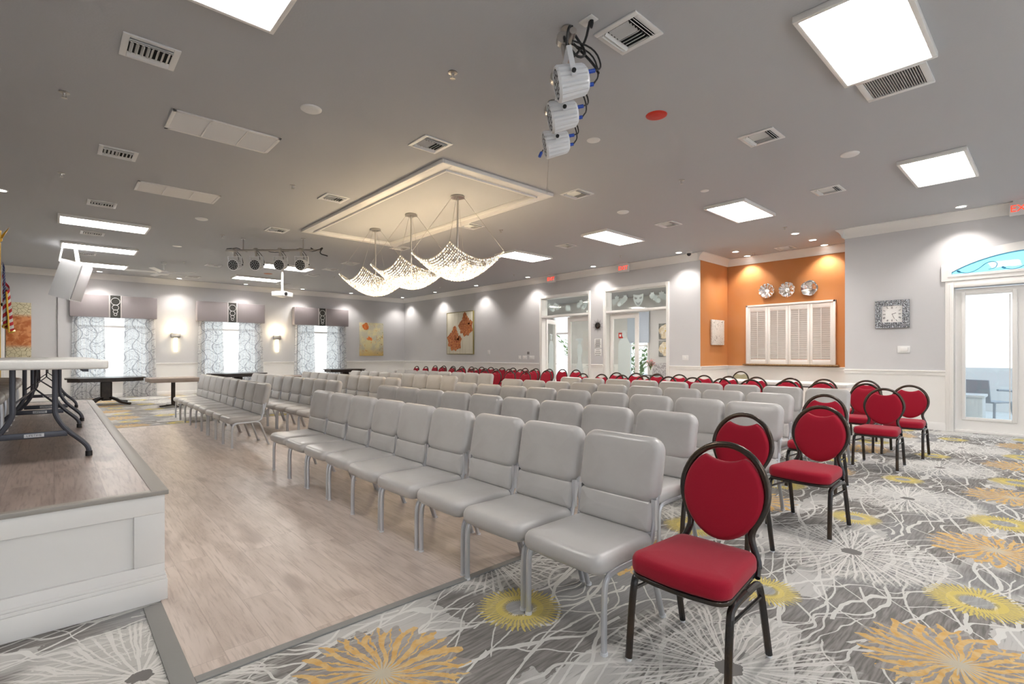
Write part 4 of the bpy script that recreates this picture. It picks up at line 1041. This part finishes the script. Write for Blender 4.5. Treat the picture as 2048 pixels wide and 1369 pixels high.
panel(.14, 1.40, 14.3, 14.93, 'middle of three long lit panels over the stage end')
panel(.19, 1.46, 17.0, 17.7, 'farthest of three long lit panels, behind the hanging speaker')
panel(4.10, 5.34, 14.05, 14.68, 'lit ceiling panel behind the far row of stage lights')
panel(4.10, 5.40, 16.85, 17.45, 'lit ceiling panel behind the projector')
panel(3.93, 5.16, -1.95, -1.35, 'unseen lit ceiling panel added behind the camera')  # this and the next continue the grid out of view, added to brighten the foreground
panel(-.06, 1.165, -1.95, -1.35, 'unseen lit ceiling panel added behind the camera on the stage side')

def vent0():
    t = thing('ceiling_vent', (0, 0, 0), 'x', 'air vent', 'ceiling air vents')
    w = .185; m = MB(); f = .045
    for a, b, c, e in ((-w, -w + f, -w, w), (w - f, w, -w, w), (-w + f, w - f, -w, -w + f), (-w + f, w - f, w - f, w)): m.box((a, c, -.012), (b, e, 0), bev=.003)
    m.build('frame', M_WHITE, t)
    m = MB(); m.box((-w + f, -w + f, -.002), (w - f, w - f, -.0005)); m.build('duct_shadow', M_DARK, t)  # near-black sheet paints the shade inside the vent
    m = MB(); q = w - f
    for k in range(8):
        x = -q + .015 + k * (2 * q - .03) / 7; s = -1 if k < 4 else 1
        m.box((-.002, -.085, -.02), (.002, .085, .004), M=T(x, 0, -.006) @ Ry(s * .7))
    for s in (-1, 1):
        for k in range(2): m.box((-q, -.002, -.022), (q, .002, .006), M=T(0, s * (q - .014 - .024 * k), -.008) @ Rx(s * .7))
    m.build('louvres', M_WHITE, t); return t
v0 = vent0(); fv = True
VL = [(.565, [4.9, 7.62, 10.36, 13.0, 15.75, 18.2], 'in the line over the stage edge'),
      (3.19, [2.19, 4.88, 7.57, 10.25, 15.5, 18.2], 'in the line left of the chandelier tray'),
      (5.80, [2.24, 4.90, 7.47, 10.1, 12.7, 14.0, 15.4, 18.0], 'in the line right of the chandelier tray'),
      (8.40, [2.30, 4.90, 7.40], 'in the line beside the large light panels')]
for X, ys, n in VL:
    for k, y in enumerate(ys):
        lab = 'white louvred ceiling vent %s from the camera %s' % (ORD[k], n) if k else 'white louvred ceiling vent nearest the camera %s' % n
        if fv: v0.location = (X, y, CEIL); v0['label'] = lab; fv = False
        else: dup(v0, (X, y, CEIL), None, lab, 'ceiling air vents')
dup(v0, (12.24, 4.2, CEIL), None, 'white louvred ceiling vent inside the orange alcove', 'ceiling air vents')
for y0, y1, n in ((5.87, 6.42, 'nearer'), (8.62, 9.14, 'farther')):
    t = thing('return_grille', (1.37, (y0 + y1) / 2, CEIL), '%s long three-part return air grille on the ceiling left of the tray' % n, 'air grille', 'long return grilles')
    d = (y1 - y0) / 2; m = MB(); w = .51
    for a, b, c, e in ((-w, -w + .035, -d, d), (w - .035, w, -d, d), (-w, w, -d, -d + .035), (-w, w, d - .035, d), (-.18, -.165, -d, d), (.165, .18, -d, d)): m.box((a, c, -.014), (b, e, 0), bev=.003)
    m.build('frame', M_TRIM, t); m = MB()
    for k in range(26): yy = -d + .045 + k * (2 * d - .09) / 25; m.box((-w + .035, -.001, -.008), (w - .035, .001, .008), M=T(0, yy, -.006) @ Rx(.9))
    m.build('louvres', M_TRIM, t); m = MB(); m.box((-w + .03, -d + .03, -.002), (w - .03, d - .03, -.0005)); m.build('filter', mat('filter_grey_' + n, (.45, .46, .45), .9, bump=(30, .1)), t)
t = thing('exhaust_grille', (5.48, .985, CEIL), 'square slatted exhaust grille touching the nearest light panel', 'air grille')
m = MB(); w = .245
for a, b, c, e in ((-w, -w + .05, -w, w), (w - .05, w, -w, w), (-w + .05, w - .05, -w, -w + .05), (-w + .05, w - .05, w - .05, w)): m.box((a, c, -.022), (b, e, 0), bev=.004)
m.build('frame', M_WHITE, t); m = MB(); m.box((-.2, -.2, -.003), (.2, .2, -.001)); m.build('duct_shadow', M_DARK, t)  # flat black sheet in place of the shade behind the slats
m = MB()
for k in range(22): y = -.185 + k * .37 / 21; m.box((-.195, y - .004, -.018), (.195, y + .004, -.004))
m.build('slats', mat('slat_grey', (.45, .44, .43), .5, bump=(20, .02)), t)

sp0 = thing('sprinkler', (0, 0, 0), 'x', 'sprinkler', 'ceiling sprinklers')
m = MB(); m.lathe([(.04, 0), (.04, -.006), (.014, -.01), (.01, -.03)], 18); m.build('escutcheon', M_NICKEL, sp0)
m = MB(); m.tube([(.012, 0, -.028), (.012, 0, -.052)], .003, 5); m.tube([(-.012, 0, -.028), (-.012, 0, -.052)], .003, 5); m.lathe([(.022, -.052), (.022, -.055)], 12); m.build('deflector', M_NICKEL, sp0)
SL = [(.07, [6.19, 8.97], 'in the line over the stage'), (2.52, [3.51, 7.40, 11.46, 15.5], 'in the ceiling line left of the tray'), (6.42, [3.54, 7.34, 11.2, 15.2], 'in the ceiling line right of the tray'), (10.25, [3.53, 7.27, 11.14, 15.07, 18.6], 'in the line along the right wall')]
fs_ = True
for X, ys, n in SL:
    for k, y in enumerate(ys):
        lab = 'small sprinkler %s from the camera %s' % (ORD[k], n) if k else 'small ceiling sprinkler nearest the camera %s' % n
        if fs_: sp0.location = (X, y, CEIL); sp0['label'] = lab; fs_ = False
        else: dup(sp0, (X, y, CEIL), None, lab, 'ceiling sprinklers')
dup(sp0, (12.34, 4.95, CEIL), None, 'small ceiling sprinkler inside the orange alcove', 'ceiling sprinklers')

def disc(name, x, y, label, cat, r=.085, m0=M_WHITE, h=.018, group=None):
    t = thing(name, (x, y, CEIL), label, cat, group); m = MB(); m.lathe([(r, 0), (r * .97, -h * .5), (r * .8, -h), (r * .6, -h * 1.05)], 32); m.build('trim_ring', m0, t)
    m = MB(); m.lathe([(r * .6, -h * .9), (r * .3, -h * 1.25), (0, -h * 1.3)], 32); m.build('cover', m0, t); return t
disc('ceiling_speaker', 1.866, 4.97, 'round white ceiling speaker between the nearest vent and grille', 'ceiling speaker', .1)
disc('ceiling_speaker', 1.94, 10.32, 'round white ceiling speaker beyond the farther long grille', 'ceiling speaker', .1)
disc('ceiling_speaker', 7.08, 1.71, 'round white ceiling speaker between the two nearest light panels', 'ceiling speaker', .1)
disc('ceiling_speaker', 7.12, 5.0, 'round white ceiling speaker before the alcove light panel', 'ceiling speaker', .1)
disc('blank_cover', 4.49, 3.55, 'flat white round cover beside the nearest stage lights', 'ceiling cover', .075, h=.008)
disc('blank_cover', 7.09, 3.54, 'tiny white round cover left of the alcove light panel', 'ceiling cover', .06, h=.008)
disc('blank_cover', 2.03, 13.3, 'small white round cover above the ceiling fan', 'ceiling cover', .09, h=.01)
disc('alarm_cover', 4.49, 2.75, 'bright red round cover on the ceiling right of the nearest stage lights', 'ceiling cover', .105, M_REDP, .012)
disc('alarm_cover', 4.73, 16.0, 'small faded red round cover near the projector', 'ceiling cover', .12, mat('faded_red', (.42, .16, .08), .5, bump=(10, .03)), .012)

dl0 = thing('downlight', (0, 0, 0), 'x', 'downlight', 'recessed downlights')
m = MB(); m.lathe([(.085, 0), (.083, -.008), (.068, -.010), (.062, -.002)], 28); m.build('trim_ring', M_WHITE, dl0)
m = MB(); m.lathe([(.062, -.0035), (0, -.0045)], 28); m.build('lamp', M_DOWN, dl0)
li = bpy.data.lights.new('downlight_beam', 'SPOT'); li.energy = 48; li.spot_size = math.radians(110); li.spot_blend = .7; li.shadow_soft_size = .03; li.color = (1, .94, .88)
DLS = [(10.93, y, 'in the line along the right wall', k) for k, y in enumerate((1.09, 3.57, 6.10, 8.65, 11.23, 13.82, 16.4, 18.85))]
DLS += [(x, 18.9, 'in the line along the far wall', k) for k, x in enumerate((8.66, 6.79, 4.87, 2.94, .98))]
DLS += [(11.83, 5.15, 'front left inside the alcove', -1), (12.55, 5.18, 'back left inside the alcove', -1), (11.81, 3.52, 'front right inside the alcove', -1), (12.55, 3.51, 'back right inside the alcove', -1), (-.58, 10.5, 'at the left picture edge over the stage', -1)]
fd = True
for x, y, n, k in DLS:
    if k < 0: lab = 'lit recessed downlight ' + n
    elif 'far wall' in n: lab = 'lit recessed downlight, %s from the right corner %s' % (('nearest' if k == 0 else ORD[k]), n)
    else: lab = 'lit recessed downlight, %s from the camera %s' % (ORD[k], n) if k else 'lit recessed downlight nearest the camera ' + n
    if fd: dl0.location = (x, y, CEIL); dl0['label'] = lab; d_ = dl0; fd = False
    else: d_ = dup(dl0, (x, y, CEIL), None, lab)
    lo = bpy.data.objects.new('downlight_beam', li); COL.objects.link(lo); lo.location = (x, y, CEIL - .03)
# dome camera
t = thing('dome_camera', (10.95, 5.85, CEIL), 'white dome camera on the ceiling left of the alcove corner', 'security camera')
m = MB(); m.lathe([(.07, 0), (.07, -.05), (.055, -.06)], 24); m.build('housing', M_WHITE, t); m = MB(); m.lathe([(.05, -.06), (.045, -.09), (.025, -.115), (0, -.12)], 24); m.build('dome', M_BLACK, t)
# ceiling outlet
t = thing('ceiling_outlet', (2.85, 2.30, CEIL), 'white outlet plate on the ceiling above the nearest stage lights', 'outlet', rz=math.radians(0))
m = MB(); m.box((-.04, -.06, -.008), (.04, .06, 0), bev=.002); m.build('plate', M_WHITE, t); m = MB(); m.lathe([(.016, -.006), (.016, -.03), (.008, -.06)], 14, M=T(.01, -.02, 0)); m.build('socket', M_BLACK, t)

# chandelier tray (dropped moulding ring)
TX0, TX1, TY0, TY1 = 3.54, 5.52, 5.14, 9.90
mb = MB()
def ring(mb, x0, x1, y0, y1, w, z0, z1, bev=.006):
    for a, b, c, d in ((x0, x0 + w, y0, y1), (x1 - w, x1, y0, y1), (x0 + w, x1 - w, y0, y0 + w), (x0 + w, x1 - w, y1 - w, y1)): mb.box((a, c, z0), (b, d, z1), bev=bev)
ring(mb, TX0, TX1, TY0, TY1, .17, CEIL - .045, CEIL + .0); ring(mb, TX0 - .012, TX1 + .012, TY0 - .012, TY1 + .012, .035, CEIL - .05, CEIL); ring(mb, TX0 + .16, TX1 - .16, TY0 + .16, TY1 - .16, .03, CEIL - .07, CEIL)
struct('trim_10', mb, M_TRIM)

# chandeliers
M_BULB = emis('warm_bulb', (1, .76, .46), 170)
def chandelier():
    t = thing('chandelier', (0, 0, 0), 'x', 'chandelier', 'crystal dish chandeliers'); a = .5
    zf = lambda u, v: -1.27 + .245 * (u*u + v*v) - .07 * u*u * v*v
    m = MB(); n = 34
    for i in range(n + 1):
        for j in range(n + 1):
            u, v = 2 * i / n - 1, 2 * j / n - 1; z = zf(u, v); r = .0105; h = .016
            if (i + j) % 2: z -= .004
            c = (u * a, v * a, z - .012)
            vs = [(c[0] + r, c[1], c[2]), (c[0], c[1] + r, c[2]), (c[0] - r, c[1], c[2]), (c[0], c[1] - r, c[2]), (c[0], c[1], c[2] + h), (c[0], c[1], c[2] - h)]
            m.add(vs, [(0, 1, 4), (1, 2, 4), (2, 3, 4), (3, 0, 4), (1, 0, 5), (2, 1, 5), (3, 2, 5), (0, 3, 5)])
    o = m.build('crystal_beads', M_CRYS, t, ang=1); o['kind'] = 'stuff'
    m = MB(); m.v, m.f, m.m = [], [], []
    for s in (-1, 1):
        for ax in (0, 1):
            pts = []
            for k in range(13):
                q = 2 * k / 12 - 1; u, v = (q, s) if ax == 0 else (s, q); pts.append((u * a, v * a, zf(u, v) + .008))
            m.tube(pts, .008, 6)
    for q in (-.5, 0, .5):
        m.tube([(u / 6 * a, q * a, zf(u / 6, q) + .01) for u in range(-6, 7)], .003, 5); m.tube([(q * a, u / 6 * a, zf(q, u / 6) + .01) for u in range(-6, 7)], .003, 5)
    m.build('frame', M_NICKEL, t)
    m = MB(); m.tube([(0, 0, -.03), (0, 0, -1.18)], .014, 10); m.build('stem', M_NICKEL, t)
    m = MB(); m.lathe([(.10, 0), (.105, -.01), (.105, -.028), (.06, -.03), (.055, -.022), (.02, -.024), (.02, -.05)], 32); m.build('canopy', M_NICKEL, t)
    m = MB()
    for sx in (-1, 1):
        for sy in (-1, 1): m.tube([(sx * .07, sy * .07, -.03), (sx * a, sy * a, zf(1, 1) + .01)], .0025, 5)
    m.build('suspension_wires', M_NICKEL, t)
    for k in range(6):
        b_ = 2 * PI * k / 6; m = MB(); m.lathe([(.0, -.03), (.02, -.018), (.024, 0), (.014, .02), (0, .03)], 12, M=T(.2 * math.cos(b_), .2 * math.sin(b_), -1.12)); m.build('bulb', M_BULB, t)
    return t
c0 = chandelier(); c0.location = (4.55, 6.21, CEIL); c0['label'] = 'crystal dish chandelier nearest the camera'
dup(c0, (4.55, 7.56, CEIL), None, 'middle one of three crystal dish chandeliers'); dup(c0, (4.58, 8.92, CEIL), None, 'crystal dish chandelier farthest from the camera')

# stage spotlights on pipes
def spot0():
    t = thing('stage_light', (0, 0, 0), 'x', 'stage light', 'x')     # origin at the body centre, aims -Y
    m = MB(); pr = [(.075, .115), (.092, .10)]
    for k in range(9):
        y = .09 - k * .019; rr = .108 + .014 * k / 8; pr += [(rr, y), (rr, y - .010), (rr - .008, y - .012), (rr - .008, y - .017)]
    pr += [(.122, -.085), (.112, -.105), (.10, -.105), (.10, -.09)]
    pr = [(.075, .115), (.095, .10)] + [(.104 + .016 * k / 8, .085 - k * .021) for k in range(9)] + [(.122, -.088), (.112, -.105), (.10, -.105), (.10, -.09)]
    m.lathe([(0.0, .118)] + pr + [(0, -.09)], 48, M=Rx(-PI/2))
    for i, (x, y, z) in enumerate(m.v):
        if -.088 < y < .088 and (i % 48) % 3 == 0: q = .90; m.v[i] = (x * q, y, z * q)
    m.build('housing', M_WMET, t, ang=30)
    t_l = MB(); t_l.lathe([(.10, .0), (.0, .004)], 28, M=Rx(-PI/2) @ T(0, 0, -.098) @ Ry(PI)); 
    L_ = t_l.build('lens_plate', M_BLACK, t)
    m = MB()
    for r_, n_ in ((.0, 1), (.04, 6), (.075, 11)):
        for k in range(n_):
            a = 2 * PI * k / n_; m.lathe([(.0125, .0), (.009, .006), (0, .008)], 10, M=Rx(-PI/2) @ T(r_ * math.cos(a), r_ * math.sin(a), -.10) @ Ry(PI))
    m.build('led_lenses', mat('led_lens', (.5, .52, .55), .15, bump=(10, .01)), L_)
    m = MB(); m.box((-.14, -.018, -.03), (-.132, .018, .17), bev=.002); m.box((.132, -.018, -.03), (.14, .018, .17), bev=.002); m.box((-.14, -.018, .165), (.14, .018, .175), bev=.002)
    m.build('yoke', M_WMET, t)
    for s in (-1, 1): m = MB(); m.lathe([(.015, 0), (.015, .014), (.008, .016)], 14, M=T(s * .138, 0, 0) @ Ry(s * PI/2)); m.build('knob', M_BLACK, t)
    m = MB(); m.box((-.02, -.02, .17), (.02, .02, .26), bev=.004); m.tube([(-.03, 0, .30), (.03, 0, .30)], .042, 14); m.build('clamp', M_NICKEL, t)
    for s in (-1, 1):
        m = MB(); m.tube([(s * .05, .10, .02 * s), (s * .05, .165, .02 * s)], .014, 10); m.build('plug', M_BLUE, t)
        m = MB(); m.tube([(s * .05, .165, .02 * s), (s * .05, .22, .03), (s * .03, .2, .18), (s * .02, .06, .27)], .006, 6, smooth=2); m.build('cable', M_BLACK, t)
    return t
s0 = spot0()
def aim(o, dx, dy, tilt=.15):
    o.rotation_euler = (tilt, 0, math.atan2(dx, -dy))
pipe_dir = Vector((3.76 - 2.62, 3.54 - 2.23, 0)).normalized()
for k, (x, y, n) in enumerate(((2.66, 2.30, 'nearest'), (2.985, 2.67, 'middle'), (3.33, 3.06, 'farthest'))):
    o = s0 if k == 0 else dup(s0, (0, 0, 0)); o.location = (x, y, 3.22); aim(o, -.75, .66, .2)
    o['label'] = 'white finned stage light, %s of three on the pipe by the square vent' % n; o['group'] = 'stage lights on the near pipe'
for k, (x, y) in enumerate(((2.80, 11.62), (3.13, 11.31), (3.50, 10.97), (3.82, 10.67))):
    o = dup(s0, (x, y, 3.19)); aim(o, -.68, -.73, .2)
    o['label'] = 'white stage light, %s from the left on the far pipe' % ('first', 'second', 'third', 'fourth')[k]; o['group'] = 'stage lights on the far pipe'
def pipe(name, p, q, z, label):
    t = thing(name, (p[0], p[1], z), label, 'lighting pipe'); v = Vector((q[0] - p[0], q[1] - p[1], 0)); L = v.length; v.normalize()
    m = MB(); m.tube([(0, 0, 0), tuple(v * L)], .024, 16); m.build('pipe', M_NICKEL, t)
    for u in (.18, .82):
        m = MB(); c = v * L * u; m.tube([(c.x, c.y, 0), (c.x, c.y, CEIL - z)], .012, 8); m.lathe([(.045, -.01), (.045, 0)], 16, M=T(c.x, c.y, CEIL - z)); m.build('hanger', M_NICKEL, t)
    m = MB(); rr = random.Random(5); pts = []
    for k in range(16): c = v * L * k / 15; pts.append((c.x + rr.uniform(-.03, .03), c.y + rr.uniform(-.03, .03), rr.uniform(-.045, .06)))
    m.tube(pts, .007, 6, smooth=1); m.build('cable', M_BLACK, t); return t
t = pipe('lighting_pipe', (2.60, 2.23), (3.72, 3.50), 3.52, 'short ceiling pipe carrying the three near stage lights')
m = MB(); m.tube([(.24, .05, .19), (.20, .06, .02), (.1, .10, -.12), (-.02, .05, -.10), (-.04, 0, .03), (.05, .05, .04), (.16, .0, -.10), (.06, .02, -.16), (-.03, .08, .0), (.12, .12, .03), (.24, .02, -.12), (.2, -.06, -.24)], .009, 8, smooth=2); m.build('power_cord', M_BLACK, t)
m = MB(); m.tube([(1.12, 1.27, -.02), (1.05, 1.32, -.15)], .006, 6); m.build('cable', M_BLACK, t); m = MB(); m.tube([(1.05, 1.32, -.15), (1.03, 1.33, -.2)], .015, 8); m.build('plug', M_BLUE, t)
m = MB(); m.tube([(1.12, 1.27, -.02), (1.10, 1.29, -.5)], .002, 5); m.tube([(1.10 + .015 * math.cos(k), 1.29, -.53 + .03 * math.sin(k)) for k in range(7)], .002, 5); m.build('safety_wire', M_NICKEL, t)
t = pipe('lighting_pipe', (2.66, 11.76), (4.10, 10.42), 3.49, 'ceiling pipe carrying the four far stage lights')
m = MB(); m.tube([(1.3, -1.2, .05), (1.38, -1.3, -.03), (1.5, -1.4, .08), (1.42, -1.3, -.06), (1.55, -1.45, -.12)], .012, 6, smooth=2); m.build('power_cord', M_BLACK, t)

# hanging loudspeaker
t = thing('hanging_speaker', (.25, 14.9, 2.97), 'large white loudspeaker hung from the ceiling over the stage end', 'loudspeaker', rz=math.radians(68))
TL = Rx(math.radians(-16))
m = MB(); m.prism([(-.27, -.22), (.27, -.22), (.27, -.05), (.17, .20), (-.17, .20), (-.27, -.05)], -.42, .42, M=Rx(math.radians(16))); m.build('cabinet', M_WMET, t)
m = MB(); m.box((-.25, -.245, -.40), (.25, -.222, .40), bev=.008, M=Rx(math.radians(16))); m.build('grille', mat('speaker_grille', (.50, .49, .51), .6, bump=(300, .3, .003)), t)
for x, y in ((-.2, .1), (.05, -.12), (.18, -.12)):
    m = MB(); m.tube([(x, y, .38), (x * .8 + .02, y * .6, CEIL - 2.97)], .018, 8); m.build('hanging_bracket', M_WHITE, t)
# projector
t = thing('projector', (4.8, 14.95, 3.03), 'white projector hanging on a pole from the ceiling', 'projector', rz=math.radians(35))
m = MB(); m.box((-.23, -.18, -.07), (.23, .18, .06), bev=.015); m.build('body', M_WHITE, t); m = MB(); m.lathe([(.05, 0), (.05, .03), (.03, .035)], 20, M=T(-.1, -.18, 0) @ Rx(PI/2)); m.build('lens', M_BLACK, t)
m = MB(); m.tube([(0, 0, .06), (0, 0, CEIL - 3.03)], .032, 14); m.lathe([(.06, CEIL - 3.03 - .02), (.06, CEIL - 3.03)], 20); m.box((-.12, -.12, .06), (.12, .12, .08)); m.build('mount', M_WHITE, t)
# ceiling fan
t = thing('ceiling_fan', (2.13, 15.9, CEIL), 'white five-blade ceiling fan beyond the stage', 'ceiling fan')
m = MB(); m.lathe([(.07, 0), (.05, -.05), (.014, -.06), (.014, -.2), (.06, -.215)], 20); m.build('downrod', M_WHITE, t)
m = MB(); m.lathe([(.06, -.21), (.13, -.235), (.14, -.28), (.10, -.32), (0, -.325)], 28); m.build('motor', M_WHITE, t)
for k in range(5):
    m = MB(); m.box((.12, -.06, -.004), (.82, .06, .004), M=Rz(k * 2 * PI / 5 + .5) @ T(0, 0, -.27) @ Rx(.2), bev=.003); m.build('blade', M_WHITE, t)

# flag on the stage
t = thing('flag_stand', (-.56, 9.95, SZ), 'american flag with gold fringe on an eagle topped pole on the stage', 'flag')
m = MB(); m.tube([(0, 0, .03), (0, 0, 2.28)], .014, 10); m.build('pole', M_GOLD, t); m = MB(); m.lathe([(.16, 0), (.15, .04), (.04, .07), (.02, .12)], 24); m.build('base', M_GOLD, t)
m = MB(); m.lathe([(.0, 2.28), (.03, 2.31), (.03, 2.34), (0, 2.37)], 14)
for s in (-1, 1): m.add([(0, 0, 2.36), (s * .10, .0, 2.52), (s * .07, .02, 2.44), (s * .03, -.02, 2.34)], [(0, 1, 2), (0, 2, 3), (0, 3, 1), (1, 3, 2)])
m.tube([(0, 0, 2.34), (0, -.02, 2.45)], .018, 8); m.build('eagle_finial', M_GOLD, t)
def fl(nt, x, z, P):
    # P holds cloth coordinates stored as UV
    uv = nt.nodes.new('ShaderNodeUVMap'); s = nt.nodes.new('ShaderNodeSeparateXYZ'); nt.links.new(uv.outputs[0], s.inputs[0])
    u, v = E(nt, s.outputs[0]), E(nt, s.outputs[1])
    st = ((v * 6.5).fract()).lt(.5); c = mixc(nt, st, (.78, .77, .76), (.55, .02, .03))
    cant = u.lt(.40) * v.gt(.46)
    c = mixc(nt, cant, c, (.02, .03, .16))
    su, sv = (u * 30).fract() - .5, (v * 18).fract() - .5
    return mixc(nt, cant * ((su * su + sv * sv).lt(.04)), c, (.8, .8, .8))
M_FLAG = pmat('flag_cloth', fl)
m = MB(); nu, nv = 40, 24; vs, fs, uvs = [], [], []
for j in range(nv + 1):
    for i in range(nu + 1):
        u, v = i / nu, j / nv
        # top edge is gathered down the pole; the fly hangs in folds
        r = .02 + .13 * (u ** .7) * (.35 + .65 * (1 - v) + .25 * v * u); a = u * 9.5
        zz = 2.02 - (1 - v) * (.82 - .25 * u) - u * .42
        vs.append((.02 + r * (.55 + .4 * math.sin(a)), -.02 + r * .5 * math.cos(a), zz)); uvs.append((u, v))
for j in range(nv):
    for i in range(nu): fs.append((j*(nu+1)+i, j*(nu+1)+i+1, (j+1)*(nu+1)+i+1, (j+1)*(nu+1)+i))
m.add(vs, fs); o = m.build('flag', M_FLAG, t, ang=180); ul = o.data.uv_layers.new(name='UVMap')
for lp in o.data.loops: ul.data[lp.index].uv = uvs[lp.vertex_index]
m = MB(); m.tube([vs[i] for i in range(nu + 1)], .014, 6); m.tube([vs[j*(nu+1)+nu] for j in range(nv + 1)], .012, 6); m.build('fringe', M_GOLD, o)

# ------------------------------------------------------------------ world, camera, view
W = bpy.data.worlds.new('World'); S.world = W; W.use_nodes = True; nt = W.node_tree; bg = nt.nodes['Background']
tc = nt.nodes.new('ShaderNodeTexCoord'); sp = nt.nodes.new('ShaderNodeSeparateXYZ'); nt.links.new(tc.outputs['Generated'], sp.inputs[0])
zz = E(nt, sp.outputs[2]); nt.links.new(mixc(nt, zz.ss(-.05, .7), (.96, .98, 1.0), (.62, .80, 1.0)), bg.inputs[0]); bg.inputs[1].default_value = 1.15
cd = bpy.data.cameras.new('Camera'); cam = bpy.data.objects.new('Camera', cd); COL.objects.link(cam); S.camera = cam
cam.location = (0, 0, CAMH); cam.rotation_euler = (PI/2, 0, -YAW); cd.sensor_width = 36; cd.lens = FPX / 2048 * 36
cd.shift_y = (HOR - 684.5) / 2048; cd.clip_start = .05; cd.clip_end = 200
vs_ = S.view_settings; vs_.view_transform = 'Standard'; vs_.look = 'None'; vs_.exposure = 0.76; vs_.gamma = 1; vs_.use_curve_mapping = False
cy = S.cycles; cy.use_denoising = True; cy.use_adaptive_sampling = True; cy.adaptive_threshold = .2; cy.adaptive_min_samples = 20; cy.light_sampling_threshold = .03; cy.max_bounces = 5; cy.diffuse_bounces = 3; cy.glossy_bounces = 3; cy.transparent_max_bounces = 10; cy.transmission_bounces = 4
cy.sample_clamp_indirect = 6; cy.caustics_reflective = False; cy.caustics_refractive = False
